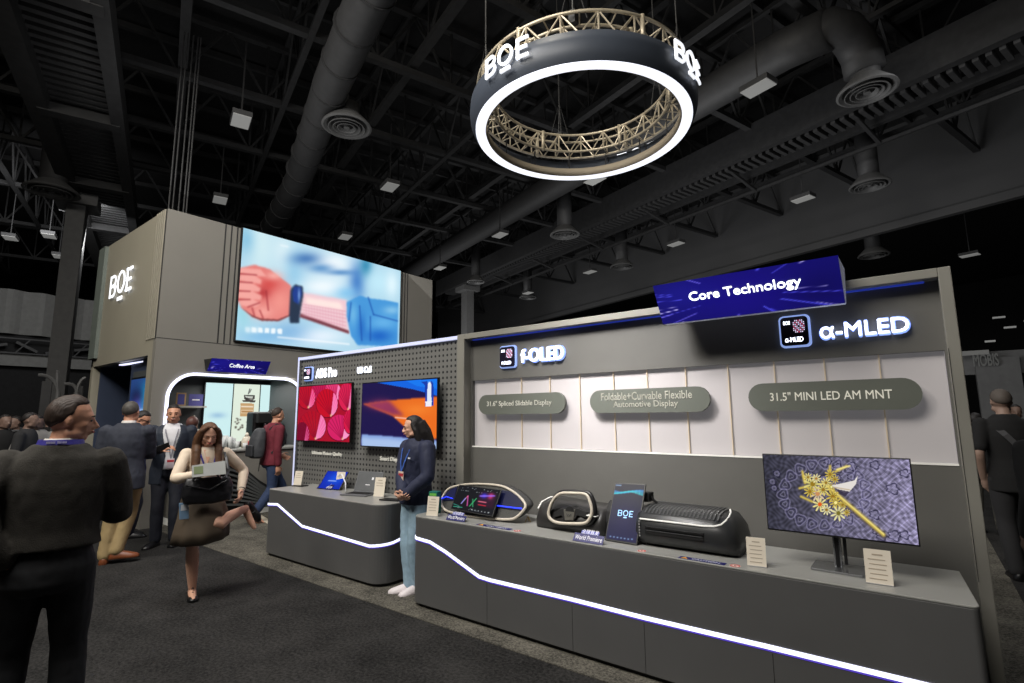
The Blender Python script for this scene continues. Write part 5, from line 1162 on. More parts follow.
    def hair(s, m, front=38, side=4, back=-38, thick=1.13, top=1.12, tex=.012, name='hair', up=0):
        b = MB(); h = s.h; nu = 40; nv = 14; rings = []
        Rx, Ry, Rz = .345*h*thick, .415*h*thick, .405*h*top; c = s.hp(0,-.055,.1)
        lows = []
        for i in range(nu):
            a = 2*PI*i/nu; fr = math.sin(a)      # +1 at front
            e = (side+(front-side)*fr**1.2 if fr > 0 else side+(back-side)*abs(fr)**.7); 
            if fr > .25: e = front-(1-fr)*14
            lows.append(math.radians(e))
        for j in range(nv+1):
            rg = []
            for i in range(nu):
                a = 2*PI*i/nu; e = lows[i]+(PI/2*.985-lows[i])*j/nv; k = 1+tex*math.sin(i*2.3+j*1.7)+(up*max(0, math.sin(e))*max(0, math.sin(a)) if up else 0)
                k *= min(1, .95+.025*j)
                rg.append(c+s.hr*Rx*math.cos(e)*math.cos(a)*k+s.hf*Ry*math.cos(e)*math.sin(a)*k+s.hu*Rz*math.sin(e)*k)
            rings.append(rg)
        inner = [[c+(p-c)*.8 for p in rings[0]]]
        b.loft(inner+rings); s.hairb = b
        return s
    def hair_done(s, m, vox=.007, it=2, name='hair', wr=.004): fuse(s.hairb, name, m, s.t, vox, it, wr, 22); return s
    def top(s, m, name='jacket', hem=.46, inf=.016, sleeve=1., wr=.008, flare=.0, neckz=.835, it=5, sl=None, vox=None):
        H = s.Ht; w = s.w; b = MB(); secs = []
        for z, rx, ry in ((.40,.098,.073), (.44,.098,.073), (.48,.099,.073), (.52,.099,.072), (.57,.09,.066), (.615,.083,.062), (.67,.088,.066), (.73,.096,.07), (.78,.096,.064), (.812,.08,.056), (.834,.056,.046), (neckz+.016,.040,.038)):
            if z < hem-.02: continue
            k = 1+flare*max(0, .6-z)*4
            c = s.P(0, 0, z*H); secs.append([c+s.r*math.cos(a)*(rx*H*w*k+inf)+s.f*math.sin(a)*(ry*H*k+inf) for a in [2*PI*i/24 for i in range(24)]])
        b.loft(secs)
        for k in s.arm:
            a, e, wr_ = s.arm[k]; q = [a, e, e.lerp(wr_, .93)]; r_ = [.034*H+inf*.6, .0275*H+inf*.6, .0215*H+inf*.5]
            if sl == 'short': q = [a, a.lerp(e, .75), a.lerp(e, .8)]; r_ = [.034*H+inf*.5, .03*H+inf*.6, .03*H+inf*.6]
            r_ = [x*sleeve for x in r_]; limb(b, q, r_, 16)
        return fuse(b, name, m, s.t, vox or s.vox, it, wr, 8)
    def trousers(s, m, name='trousers', wr=.007, k=1., ank=.036, inf=.008, top=.57, vox=None):
        H = s.Ht; b = MB(); secs = []
        for z, rx, ry in ((.455,.06,.055), (.48,.09,.07), (.52,.097,.07), (.56,.086,.062), (top,.082,.06)):
            c = s.P(0, 0, z*H); secs.append([c+s.r*math.cos(a)*(rx*H*s.w+inf)+s.f*math.sin(a)*(ry*H+inf) for a in [2*PI*i/24 for i in range(24)]])
        b.loft(secs)
        for q in s.leg:
            a, kn, an, toe, tz = s.leg[q]; limb(b, [a, kn, an+(kn-an).normalized()*.0*H], [.056*H*k, .042*H*k, ank*H*k], 16)
        return fuse(b, name, m, s.t, vox or s.vox, 4, wr, 10)
    def shoes(s, m, sole=None, l=.155, name='shoe', hgt=1.):
        H = s.Ht
        for q in s.leg:
            a, kn, an, toe, tz = s.leg[q]; t = toe.normalized(); up = Z1.copy()
            if tz: t = (t+Z1*tz*10).normalized()
            sd = t.cross(up).normalized(); up = sd.cross(t)
            base = an-up*.042*H-t*.035*H; L = l*H; rings = []
            for u, w_, h_ in ((0,.45,.7), (.06,.75,.95), (.2,.85,1.05), (.38,.9,1.08), (.55,1.0,.93), (.75,1.02,.7), (.9,.85,.54), (1,.4,.3)):
                c = base+t*L*u; W = .030*H*w_; HH = .043*H*h_*hgt
                rings.append([c+sd*math.cos(a_)*W+up*(max(math.sin(a_), -.0)*HH) for a_ in [PI*i/10 for i in range(11)]]+[c-sd*W*.95-up*.002, c+sd*W*.95-up*.002])
            b = MB(); b.loft(rings); o = b.build(name, m, s.t, smooth=True)
            if sole:
                b = MB(); R = []
                for u, w_ in ((-.01,.45),(.06,.8),(.2,.88),(.45,.85),(.62,1),(.8,1.0),(.93,.8),(1.02,.35)):
                    c = base+t*L*u-up*.001; W = .031*H*w_; R.append([c-sd*W, c+sd*W, c+sd*W-up*.008, c-sd*W-up*.008])
                b.loft(R); so = b.build('sole', sole, s.t); so.parent = o; 
        return s
    def lanyard(s, m, badge=True, drop=.62, bc=(225,225,225), side=0, inf=.03):
        H = s.Ht; b = MB(); fy = .07*H+inf; e = s.P(side, fy+.008, drop*H)
        for k in (-1, 1):
            b2 = [s.P(k*.035*H, -.03*H, .85*H), s.P(k*.045*H, .02*H, .85*H), s.P(k*.038*H+side*.2, .058*H+inf*.7, .79*H), s.P(k*.02*H+side*.6, fy, .72*H), e]
            b.ribbon(b2, s.f, .014, .003)
        if badge:
            o = b.build('lanyard', m, s.t); b = MB(); c = s.P(side, fy+.012, drop*H-.06); b.obox(c, s.r*.042, s.f*.002, Z1*.062); b.build('badge', mat('badge_%d' % bc[2], bc, .4), o)
            OFFB = o; b = MB(); b.obox(c+Z1*.03+s.f*.0025, s.r*.038, s.f*.0006, Z1*.014); b.build('badge_print', mat('badge_red', (190,60,70), .5), o); return o
        return b.build('lanyard', m, s.t)
    def collar(s, m, r=.042, z=.845, name='collar', h=.022):
        H = s.Ht; c = s.P(0, .004*H, z*H); b = MB()
        rings = [[c+s.r*math.cos(a)*(r+dr)*H+s.f*math.sin(a)*(r*.95+dr)*H+Z1*(dz*H-.012*H*max(0,math.sin(a))) for a in [2*PI*i/24 for i in range(24)]] for dr, dz in ((.006,-.012), (.002,h*.5), (-.002,h), (-.005,h), (-.004,-.01))]
        b.loft(rings, cap=False); return b.build(name, m, s.t, smooth=True)

DKSOLE = mat('dark_sole', (24,24,24), .6)
# ---- near man, dark sweater, seen from behind
KNIT = mat('knit_dark_olive', (52,49,44), .9, var=.12, scale=40, bump=.4, bscale=180)
NP = atd(63, 430, 3.45); NX, NY = NP.x, NP.y
n_ = Fig('man in a dark olive-grey sweater in the left foreground, seen from behind, looking right', NX, NY, 160, 1.745, 1.04, hyaw=-80, hpitch=-4, skin=SKIN_M, vox=.009)
n_.setarm(-1, atd(7, 562, 3.40), pole=-n_.r*.6-n_.f*.6, curl=.5); n_.setarm(1, atd(90, 492, 3.70), pole=n_.r*.7-n_.f*.6-Z1*1., curl=1.)
n_.setleg(-1, n_.P(-.13,.02,.075), toe=n_.f-n_.r*.2); n_.setleg(1, n_.P(.12,.0,.075), toe=n_.f+n_.r*.25)
n_.body(False); n_.face(brow=(50,36,28)); n_.hair(HDB, front=40, side=-8, back=-46, thick=1.02, top=1.10, up=.05).hair_done(HDB)
n_.top(KNIT, 'sweater', hem=.55, inf=.034, wr=.008); n_.trousers(mat('black_trousers', (24,25,28), .8), inf=.014); n_.shoes(mat('black_leather', (18,18,20), .35), DKSOLE)
n_.collar(mat('shirt_collar_white', (215,210,205), .6), .040, .852, h=.014)
b = MB(); c_ = n_.P(0,-.008,.856*1.745)
rr_ = [[c_+n_.r*math.cos(a)*(.051+dr)*1.70+n_.f*math.sin(a)*(.050+dr)*1.70+Z1*dz for a in [2*PI*i/28 for i in range(28)]] for dr, dz in ((.004,-.012),(.0,.012),(-.003,.012),(.0,-.012))]
b.loft(rr_, cap=False); b.build('lanyard', mat('lanyard_violet', (64,58,150), .5), n_.t)
b = MB(); 
for k, a in enumerate((-1.95,-1.75,-1.5,-1.3)): p_ = c_+n_.r*math.cos(a)*.0555*1.70+n_.f*math.sin(a)*.0545*1.70; b.obox(p_, n_.r*.008, n_.f*.002, Z1*.005)
b.build('lanyard_print', mat('lanyard_print', (190,185,225), .5), n_.t)
# ---- man in navy blazer and khaki trousers, from behind
NAVYJ = mat('blazer_navy_grey', (48,52,64), .8, var=.08, scale=30)
n_ = Fig('man in a dark blue blazer and khaki trousers with brown shoes, seen from behind', -7.30, 2.10, 145, 1.84, 1.05, hyaw=-5, skin=SKIN_M, vox=.012)
n_.setarm(-1, n_.P(-.28,.05,.85), curl=.6); n_.setarm(1, n_.P(.10,.30,1.36), pole=n_.r*.3-n_.f*.2-Z1*1.2, curl=1.1)
n_.setleg(-1, n_.P(-.12,.02,.078), toe=n_.f-n_.r*.2); n_.setleg(1, atd(116, 553, 7.62)+Vector((0,0,.02)), toe=n_.f*.2+n_.r*1)
n_.body(False); n_.face(); n_.hair(HGR, front=46, side=-6, back=-44, thick=1.02, top=1.05).hair_done(HGR, .009, wr=.002)
n_.top(NAVYJ, 'blazer', hem=.44, inf=.024, wr=.01); n_.trousers(mat('khaki_cotton', (168,146,104), .8, var=.08), wr=.009); n_.shoes(mat('tan_leather', (120,66,38), .4), DKSOLE)
n_.collar(mat('shirt_collar_white', (215,210,205), .6), .036, .852, h=.012)
# ---- dark-haired man in blue jacket behind
n_ = Fig('dark-haired man in a blue jacket standing behind, head lowered, partly hidden', -8.75, 2.62, 70, 1.76, 1.05, hyaw=-20, hpitch=-24, skin=SKIN_M, vox=.013)
for k in (-1, 1): n_.setarm(k, n_.P(k*.12,.30,1.1), curl=1.); n_.setleg(k, n_.P(k*.10,.02*k,.075))
n_.body(False); n_.face(); n_.hair(HB_, front=34, side=-4, back=-34, thick=1.08, top=1.12).hair_done(HB_, .01)
n_.top(mat('jacket_royal_blue', (32,46,100), .7, var=.1), 'jacket', hem=.45, inf=.025); n_.trousers(mat('navy_trousers', (24,28,44), .8)); n_.shoes(mat('black_leather', (18,18,20), .35))
n_.lanyard(mat('lanyard_blue', (50,70,190), .5), False)
b = MB(); 
for k in (-1,1): b.tube([n_.hp(k*.05,.40,.0), n_.hp(k*.05,.41,-.06), n_.hp(k*.2,.36,-.06), n_.hp(k*.22,.34,.02), n_.hp(k*.06,.41,.02)], .004, 5); b.tube([n_.hp(k*.22,.34,.02), n_.hp(k*.37,0,.02)], .004, 5)
b.build('glasses', BLACK, n_.t)
# ---- smiling man in suit with phone
SUIT = mat('suit_navy', (34,42,56), .7, var=.08, scale=25)
n_ = Fig('smiling man in a dark suit and open white shirt facing the camera, holding a phone', -7.92, 2.78, -24, 1.82, 1.08, hyaw=2, hpitch=-4, skin=SKIN_M, vox=.011)
ph = atd(163, 448, 7.95)
n_.setarm(1, ph+Vector((-.05,0,-.03)), pole=n_.r-Z1-n_.f*.2, curl=.9, hdir=(.2,.6,.35)); n_.setarm(-1, n_.P(-.26,.05,.88), curl=.6)
n_.setleg(1, atd(155, 541, 8.3), toe=n_.f+n_.r*.5); n_.setleg(-1, n_.P(-.12,.12,.08), toe=n_.f)
n_.body(False); n_.face(smile=True); n_.hair(HB_, front=36, side=8, back=-34, thick=1.04, top=1.1, up=.05).hair_done(HB_, .009)
n_.top(mat('shirt_white', (222,222,226), .7), 'shirt', hem=.54, inf=.008, wr=.004); 
# open jacket: built from two halves that leave the shirt visible
def openjacket(n_, m, gap=.30, hem=.44, inf=.026, name='suit_jacket'):
    H = n_.Ht; b = MB(); secs = []
    for z, rx, ry, g in ((.42,.098,.073,.35), (.44,.098,.073,.34), (.48,.099,.073,.32), (.52,.099,.072,.30), (.57,.09,.066,.26), (.615,.083,.062,.24), (.67,.088,.066,.3), (.73,.096,.07,.38), (.78,.096,.064,.5), (.815,.078,.052,.62), (.838,.05,.044,.8)):
        if z < hem-.02: continue
        c = n_.P(0, 0, z*H); g *= gap/.3; ring = []
        a0 = PI/2+g; a1 = PI/2+2*PI-g; N = 30
        for i in range(N+1): a = a0+(a1-a0)*i/N; ring.append(c+n_.r*math.cos(a)*(rx*H*n_.w+inf)+n_.f*math.sin(a)*(ry*H+inf))
        for i in range(N, -1, -1): a = a0+(a1-a0)*i/N; ring.append(c+n_.r*math.cos(a)*(rx*H*n_.w+inf-.02)+n_.f*math.sin(a)*(ry*H+inf-.02))
        secs.append(ring)
    b.loft(secs)
    for k in n_.arm:
        a, e, w_ = n_.arm[k]; limb(b, [a, e, e.lerp(w_, .92)], [.036*H+.012, .029*H+.011, .0225*H+.009], 16)
    return fuse(b, name, m, n_.t, n_.vox*.8, 3, .007, 8)
openjacket(n_, SUIT)
n_.trousers(mat('trousers_dark_navy', (24,28,40), .75)); n_.shoes(mat('black_leather', (18,18,20), .35), DKSOLE)
n_.collar(MATS['shirt_white'], .036, .838, h=.016); n_.lanyard(mat('lanyard_grey', (120,120,130), .5), True, .60, (226,214,220), side=-.02, inf=.026)
t = thing('smartphone', 'smartphone held up by the smiling man in the suit', 'phone', tuple(ph))
d1 = Vector((.35,.85,.35)).normalized(); d2 = Vector((-.1,-.35,.9)); d2 = (d2-d1*d1.dot(d2)).normalized(); b = MB(); b.obox(ph+d2*.01, d1*.075, d2*.036, d1.cross(d2)*.004); b.build('body', BLACK, t, bevel=.003)
b = MB(); b.obox(ph+d2*.01+d2.cross(d1)*.0045, d1*.07, d2*.033, d1.cross(d2)*.0005); b.build('screen', mat('phone_screen', (90,92,110), .2, emit=.1), t)
# ---- brown-haired person mostly hidden
n_ = Fig('brown-haired person whose head shows between the suited man and the woman', -9.0, 3.42, 140, 1.66, .98, skin=SKIN_M, vox=.014)
for k in (-1, 1): n_.setarm(k, n_.P(k*.24,.05,.82)); n_.setleg(k, n_.P(k*.09,0,.07))
n_.body(False, 2); n_.hair(HDB, front=30, side=-25, back=-50, thick=1.16, top=1.12).hair_done(mat('hair_auburn', (86,52,44), .5, var=.2, scale=30), .011)
n_.top(mat('jacket_black', (26,26,30), .8), hem=.45); n_.trousers(MATS['navy_trousers']); n_.shoes(MATS['black_leather'])
# ---- woman with tote bag, standing on one leg
WX, WY_ = -5.36, 2.17
n_ = Fig('woman in a cream blouse and brown skirt standing on one leg, reading a leaflet', WX, WY_, -14, 1.60, .92, lean=(.02,-.02), hyaw=2, hpitch=-24, skin=SKIN_L, vox=.007)
n_.setarm(1, atd(203, 473, 5.50), pole=n_.r*1.2-Z1*.9-n_.f*.2, curl=.9, hdir=(.1,.5,.15), palm=(-.5,0,-.6)); n_.setarm(-1, atd(241, 491, 5.72), pole=-n_.r*.8-n_.f*.8, curl=.7)
n_.setleg(1, n_.P(.02,.0,.07), toe=n_.f*1+n_.r*.05)
kn = atd(218, 526, 5.56); an = atd(246, 508, 5.86); n_.leg[-1] = (n_.hip[-1], kn, an, (atd(256, 524, 5.82)-an).normalized(), 0)
n_.body(True, 2); n_.face(eyes='down', mouth=(196,92,86), brow=(90,64,50))
b0 = n_.hair(None, front=52, side=18, back=-40, thick=1.10, top=1.08).hairb
for k in (-1, 1):
    pth = [n_.hp(k*.10,.22,.47), n_.hp(k*.30,.16,.25), n_.hp(k*.385,.08,-.1), n_.hp(k*.40,.05,-.45), n_.P(k*.085,.075,1.30), n_.P(k*.09,.115,1.18), n_.P(k*.085,.125,1.08)]
    if k < 0: pth[-1] = n_.P(k*.08,.125,1.10)
    b0.tube(pth, [.018,.028,.030,.034,.036,.030,.008], 12)
    b0.tube([p_-n_.f*.035+n_.r*k*.004 for p_ in pth[1:]], [.028,.036,.038,.04,.032,.01], 12)
b0.tube([n_.hp(0,-.35,.1), n_.hp(0,-.40,-.3), n_.P(0,-.07,1.25), n_.P(0,-.08,1.12)], [.06,.075,.07,.03], 14)
n_.hair_done(HBR, .007, 3, wr=.005)
BL = mat('blouse_cream', (226,208,186), .7, var=.03)
n_.top(BL, 'blouse', hem=.58, inf=.010, sleeve=.94, wr=.008, neckz=.825)
b = MB(); p0 = n_.P(0,.062*1.6+.016,.71*1.6)
v_ = [n_.P(-.036,.045*1.6+.018,.823*1.6), n_.P(.036,.045*1.6+.018,.823*1.6), n_.P(.0,.07*1.6+.018,.745*1.6)]
b.prism([v_[0], v_[1], v_[2]], -n_.f*.03); b.build('neckline_skin', SKIN_L, n_.t)
b = MB(); H_ = 1.6; secs = []
for z, rx, ry, ox, of in ((1.0,.135,.105,0,0), (.93,.155,.125,0,0), (.84,.18,.15,-.005,.02), (.72,.205,.20,-.015,.05), (.60,.225,.23,-.01,.06), (.50,.23,.23,.0,.06)):
    c = n_.P(ox, of, z); n = 48; secs.append([c+n_.r*math.cos(a)*rx*(1+.04*math.sin(a*9)*(1-z)*2)+n_.f*math.sin(a)*ry*(1+.04*math.sin(a*9)*(1-z)*2)+Z1*((.03 if z < .8 else 0)*max(0, -math.cos(a))*(1-z)*1.8) for a in [2*PI*i/n for i in range(n)]])
R2 = [[p_+(n_.P(0,.03,p_.z)-p_)*.05 for p_ in rg] for rg in secs[::-1]]
b.loft(secs+R2, cap=False); o = b.build('skirt', mat('skirt_brown', (82,70,56), .8, var=.08), n_.t, smooth=True)
b = MB(); b.lathe((0,0,0), [(0,0)]) if 0 else None
b.tube([n_.P(0,.0,.985), n_.P(0,.0,1.005)], [.14,.14], 24); b.build('waistband', MATS['skirt_brown'], n_.t)
SH = mat('strap_shoe_black', (20,20,22), .35)
for k in (1, -1):
    a_, kk, an_, toe, tz = n_.leg[k]; t_ = toe if k < 0 else toe.normalized(); up_ = (kk-an_).normalized() if k < 0 else Z1
    sd_ = t_.cross(up_).normalized(); up2 = sd_.cross(t_).normalized(); base_ = an_-up2*.062-t_*.045
    rings = []
    for u, w_, h_ in ((0,.5,.75), (.08,.8,.8), (.25,.8,.5), (.5,.85,.35), (.62,.95,.45), (.8,.95,.42), (.95,.6,.3), (1.0,.3,.2)):
        c = base_+t_*.225*u; rings.append([c+sd_*math.cos(q)*.048*w_+up2*max(math.sin(q), 0)*.078*h_ for q in [PI*i/8 for i in range(9)]]+[c-sd_*.038*w_-up2*.006, c+sd_*.038*w_-up2*.006])
    b = MB(); b.loft(rings); b.tube([base_+t_*.03+sd_*.03+up2*.04, base_+t_*.09+up2*.085, base_+t_*.03-sd_*.03+up2*.04], .006, 6); b.tube([base_+t_*.12+sd_*.03+up2*.01, base_+t_*.115+up2*.055, base_+t_*.12-sd_*.03+up2*.01], .006, 6); b.build('shoe', SH, n_.t, smooth=True)
b = MB(); a_, e_, w_ = n_.arm[-1]; d_ = (w_-e_).normalized(); 
u_ = d_.cross(Z1).normalized(); v2 = d_.cross(u_); b.tube([w_-d_*.02+(u_*math.cos(q)+v2*math.sin(q))*.030 for q in [2*PI*i/16 for i in range(16)]], .006, 6, closed=True); b.obox(w_-d_*.02+u_*.032, d_*.016, v2*.014, u_*.004); b.build('wristwatch', BLACK, n_.t)
n_.lanyard(mat('lanyard_violet', (64,58,150), .5), False, .68, side=-.03, inf=.016)
WM = n_
# tote bag
tb = thing('tote_bag', 'black leather tote bag hanging at the front of the woman', 'bag', tuple(atd(207, 500, 5.52)))
cb = atd(208, 489, 5.53); R = n_.r; Fw = n_.f; LB = mat('bag_leather_black', (26,26,29), .38, var=.1, bump=.15)
b = MB(); secs = []
for z, w_, d_ in ((-.125,.15,.03), (-.11,.185,.055), (-.045,.205,.065), (.03,.20,.055), (.09,.18,.035), (.105,.17,.02)):
    secs.append([cb+R*math.copysign(abs(math.cos(a))**.6, math.cos(a))*w_+Fw*math.copysign(abs(math.sin(a))**.8, math.sin(a))*d_+Z1*(z-.02*math.cos(a)*0) for a in [2*PI*i/32 for i in range(32)]])
b.loft(secs); fuse(b, 'bag_body', LB, tb, .009, 3, .010, 9)
sh_ = n_.sh[-1]
b = MB(); pth = [cb+R*-.13+Z1*.10+Fw*.02, atd(229, 470, 5.62), sh_+Fw*.075+Z1*-.04, sh_+Z1*.052+Fw*.01+n_.r*.02, sh_-Fw*.08-Z1*.03, cb+R*-.16+Z1*.10-Fw*.06]
b.ribbon(cat_ if 0 else pth, Fw, .022, .006); b.build('strap', LB, tb)
b = MB(); b.tube([cb+R*.13+Z1*.09+Fw*.04, cb+R*.08+Z1*.17+Fw*.06, cb-R*.03+Z1*.16+Fw*.06, cb-R*.09+Z1*.08+Fw*.05], .009, 8); b.tube([cb+R*.18+Z1*.05+Fw*.06, cb+R*.0+Z1*.0+Fw*.075, cb-R*.14+Z1*.07+Fw*.05], .007, 6); b.build('handle', LB, tb)
# leaflet in the hand
c = atd(209, 469.5, 5.42); U = (Vector((-.35,0,.6))).normalized(); Rr = Vector((.28,.95,.04)).normalized(); Uo = (U-Rr*U.dot(Rr)).normalized(); Nn = Rr.cross(Uo)
t = thing('leaflet', 'open grey leaflet held by the woman in the cream blouse', 'leaflet', tuple(c))
b = MB(); b.hexa([c-Rr*.13-Uo*.06+Nn*.0, c+Rr*.13-Uo*.06, c+Rr*.13-Uo*.06+Nn*.004, c-Rr*.13-Uo*.06+Nn*.004, c-Rr*.13+Uo*.05, c+Rr*.13+Uo*.07, c+Rr*.13+Uo*.07+Nn*.004, c-Rr*.13+Uo*.05+Nn*.004]); b.build('paper', mat('leaflet_grey', (150,152,150), .5), t)
b = MB(); b.obox(c-Rr*.08-Nn*.003, Rr*.035, Uo*.035, Nn*.001); b.obox(c-Rr*.08+Nn*.006, Rr*.035, Uo*.035, Nn*.001); b.build('picture', mat('leaflet_green', (96,110,70), .5), t)
# phone pouch hanging on a cord
c = atd(184, 511, 5.54); t = thing('phone_pouch', 'pale blue phone hanging on a cord at the hip of the woman', 'phone', tuple(c))
b = MB(); b.obox(c, n_.r*.036, n_.f*.005, (Z1*.99+n_.r*.1)*.072); b.build('case', mat('pouch_blue', (120,150,180), .35), t, bevel=.006); b = MB(); b.obox(c+n_.f*.006+Z1*.03, n_.r*.026, n_.f*.001, Z1*.025); b.build('card', mat('pouch_card', (210,215,220), .5), t)
b = MB(); b.tube([c+Z1*.07, c+Z1*.16+n_.r*-.03, c+Z1*.25-n_.r*.07], .003, 5); b.build('cord', BLACK, t)
# ---- man with backpack
n_ = Fig('man in a maroon sweater and blue jeans walking away with a dark backpack', -8.30, 4.36, 88, 1.80, 1.05, lean=(.05,0), hyaw=4, hpitch=-6, skin=SKIN_M, vox=.011)
n_.setarm(1, n_.P(.24,.0,.86), curl=.6); n_.setarm(-1, n_.P(-.2,.25,1.0), curl=.6)
n_.setleg(1, atd(254, 514, 9.2), toe=Vector((.35,.75,-.55)), pole=n_.f); n_.setleg(-1, n_.P(-.05,.38,.08))
n_.body(False); n_.face(brow=(40,30,26)); n_.hair(HDB, front=40, side=4, back=-34, thick=1.03, top=1.1).hair_done(HDB, .009)
n_.top(mat('sweater_maroon', (112,36,50), .85, var=.08, scale=30), 'sweater', hem=.47, inf=.02); n_.trousers(mat('jeans_blue', (44,60,92), .8, var=.15, scale=20), ank=.034); n_.shoes(mat('brown_boots', (70,50,40), .5), mat('sole_tan', (130,90,60), .6))
t = thing('backpack', 'dark grey backpack worn by the man in maroon', 'backpack', tuple(n_.P(0,-.22,1.2)))
b = MB(); secs = []
for z, w_, d_, o_ in ((.98,.10,.05,.0), (1.0,.145,.08,.0), (1.12,.155,.10,.0), (1.28,.15,.095,.005), (1.40,.125,.07,.02), (1.45,.08,.04,.03)):
    c = n_.P(0,-.085*1.8-.10+o_,z); secs.append([c+n_.r*math.copysign(abs(math.cos(a))**.7, math.cos(a))*w_+n_.f*math.copysign(abs(math.sin(a))**.7, math.sin(a))*d_ for a in [2*PI*i/24 for i in range(24)]])
BP = mat('backpack_grey', (64,66,70), .7, var=.1); b.loft(secs); fuse(b, 'pack_body', BP, t, .012, 3, .008, 8)
b = MB(); c = n_.P(0,-.085*1.8-.205,1.1); b.obox(c, n_.r*.11, n_.f*.02, Z1*.09); b.build('front_pocket', mat('backpack_dark', (46,48,52), .7), t, bevel=.02, seg=3)
for k in (-1, 1):
    b = MB(); b.ribbon([n_.P(k*.09,-.12,1.42), n_.P(k*.11,-.03,1.5), n_.P(k*.12,.07,1.46), n_.P(k*.135,.135,1.33), n_.P(k*.15,.10,1.18), n_.P(k*.15,-.08,1.05)], n_.r, .04, .012); b.build('strap', MATS['backpack_dark'], t)
b = MB(); b.tube([n_.P(.05,-.2,.98), n_.P(.04,-.21,.78)], .006, 5); b.build('loose_strap', BLACK, t)
# ---- barista
n_ = Fig('barista with a black cap standing behind the coffee machine', -9.95, 5.2, -60, 1.80, 1., hyaw=40, hpitch=-10, skin=SKIN_M, vox=.013)
for k in (-1, 1): n_.setarm(k, n_.P(k*.18,.25,1.1)); n_.setleg(k, n_.P(k*.1,0,.075))
n_.body(False, 2); n_.face()
n_.hair(None, front=22, side=10, back=-10, thick=1.1, top=1.14).hairb.prism([n_.hp(x*.3, .30+.28*math.cos(x*1.4), .27) for x in np.linspace(-1, 1, 9)]+[n_.hp(.28,.1,.27), n_.hp(-.28,.1,.27)], n_.hu*.012)
n_.hair_done(BLACKM, .008, name='cap'); n_.top(mat('shirt_black', (24,24,26), .8), 'shirt', hem=.48); n_.trousers(MATS['black_trousers']); n_.shoes(MATS['black_leather'])
# ---- booth hostess
n_ = Fig('woman in a dark navy jacket and light jeans standing between the two counters', -3.89, 3.50, 262, 1.64, .95, lean=(.01,0), hyaw=-34, hpitch=-8, skin=SKIN_L, vox=.008)
hc_ = atd(405, 497, 5.03)
n_.setarm(-1, hc_+n_.r*-.02+Z1*.02, pole=-n_.r*1.2-n_.f*.6-Z1*.3, curl=.9, hdir=n_.r*.8+n_.f*.2-Z1*.2); n_.setarm(1, hc_+n_.r*.05+Z1*.035, pole=n_.r*1.3-n_.f*.5-Z1*.3, curl=.9, hdir=-n_.r*.8+n_.f*.3-Z1*.3)
n_.setleg(-1, n_.P(-.09,.02,.07), toe=n_.f+n_.r*.1); n_.setleg(1, atd(410, 584, 5.18), toe=Vector((-.6,-.75,0)))
n_.body(False, 2); n_.face(mouth=(190,96,90), brow=(34,28,26))
b0 = n_.hair(None, front=44, side=2, back=-45, thick=1.12, top=1.1).hairb
b0.tube([n_.hp(0,-.25,.15), n_.hp(.02,-.42,-.3), n_.hp(.05,-.5,-.75), n_.P(.03,-.13,1.22), n_.P(.04,-.12,1.08)], [.075,.085,.085,.07,.02], 16)
for k in (-1, 1): b0.tube([n_.hp(k*.28,.02,.2), n_.hp(k*.37,-.1,-.15), n_.hp(k*.36,-.18,-.6), n_.P(k*.1,-.02,1.22)], [.02,.028,.03,.012], 12)
n_.hair_done(HB_, .008, 7, wr=.003)
n_.top(mat('jacket_dark_navy', (34,40,66), .75, var=.06), 'jacket', hem=.50, inf=.028, sleeve=1.1, wr=.010); n_.trousers(mat('jeans_light', (150,178,196), .8, var=.12, scale=20), ank=.034); n_.shoes(mat('sneaker_white', (226,218,220), .5), mat('sole_white', (220,218,214), .5))
n_.lanyard(mat('lanyard_orange_blue', (70,110,200), .5), True, .665, (226,205,190), side=.02, inf=.034)
b = MB(); b.obox(n_.P(-.09,.115+.03,1.22), n_.r*.018, n_.f*.003, Z1*.006); b.build('chest_logo', WHT, n_.t)
n_.collar(MATS['jacket_dark_navy'], .042, .838, h=.028)
# ---- people in the dim hall, left
DK = [mat('dim_cloth_%s' % a_, c_, .9) for a_, c_ in (('black', (20,20,21)), ('grey', (66,66,68)), ('charcoal', (36,36,38)), ('white', (120,118,116)))]  # clothes darkened in colour to imitate the dim hall
def crowd(label, px_, dist, heading, Ht, tm, bm_, hm=HB_, zadd=0, sit=False, vox=.018, skin=SKIN_DIM, w=1., hpitch=0, sl=None, reach=None, grp='visitors in the dim hall'):
    P_ = atd(px_, 430, dist); n_ = Fig(label, P_.x, P_.y, heading, Ht, w, hpitch=hpitch, skin=skin, vox=vox, group=grp)
    for k in (-1, 1):
        n_.setarm(k, n_.P(k*.22,.12 if k > 0 else .02,.50*Ht) if not reach else n_.P(k*.15,.35,.66*Ht)); n_.setleg(k, n_.P(k*.09,.10*k,.043*Ht))
    n_.body(False, 2); n_.hair(None, front=40, side=4, back=-32, thick=1.06, top=1.1).hair_done(hm, .013, wr=0)
    n_.top(tm, 'shirt', hem=.46, wr=0, it=3, sl=sl); n_.trousers(bm_, wr=0); n_.shoes(MATS['black_leather']); return n_
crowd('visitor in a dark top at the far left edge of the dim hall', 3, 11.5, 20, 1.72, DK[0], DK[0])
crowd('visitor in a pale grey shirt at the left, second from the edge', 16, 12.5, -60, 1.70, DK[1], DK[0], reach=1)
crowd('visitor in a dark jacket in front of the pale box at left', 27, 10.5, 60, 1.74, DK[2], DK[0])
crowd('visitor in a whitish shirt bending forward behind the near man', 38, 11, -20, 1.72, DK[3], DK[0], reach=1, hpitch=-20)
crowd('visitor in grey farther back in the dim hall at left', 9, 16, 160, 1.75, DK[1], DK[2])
crowd('visitor in black farther back beside the pale box', 48, 14.5, 160, 1.72, DK[0], DK[0], HDB)
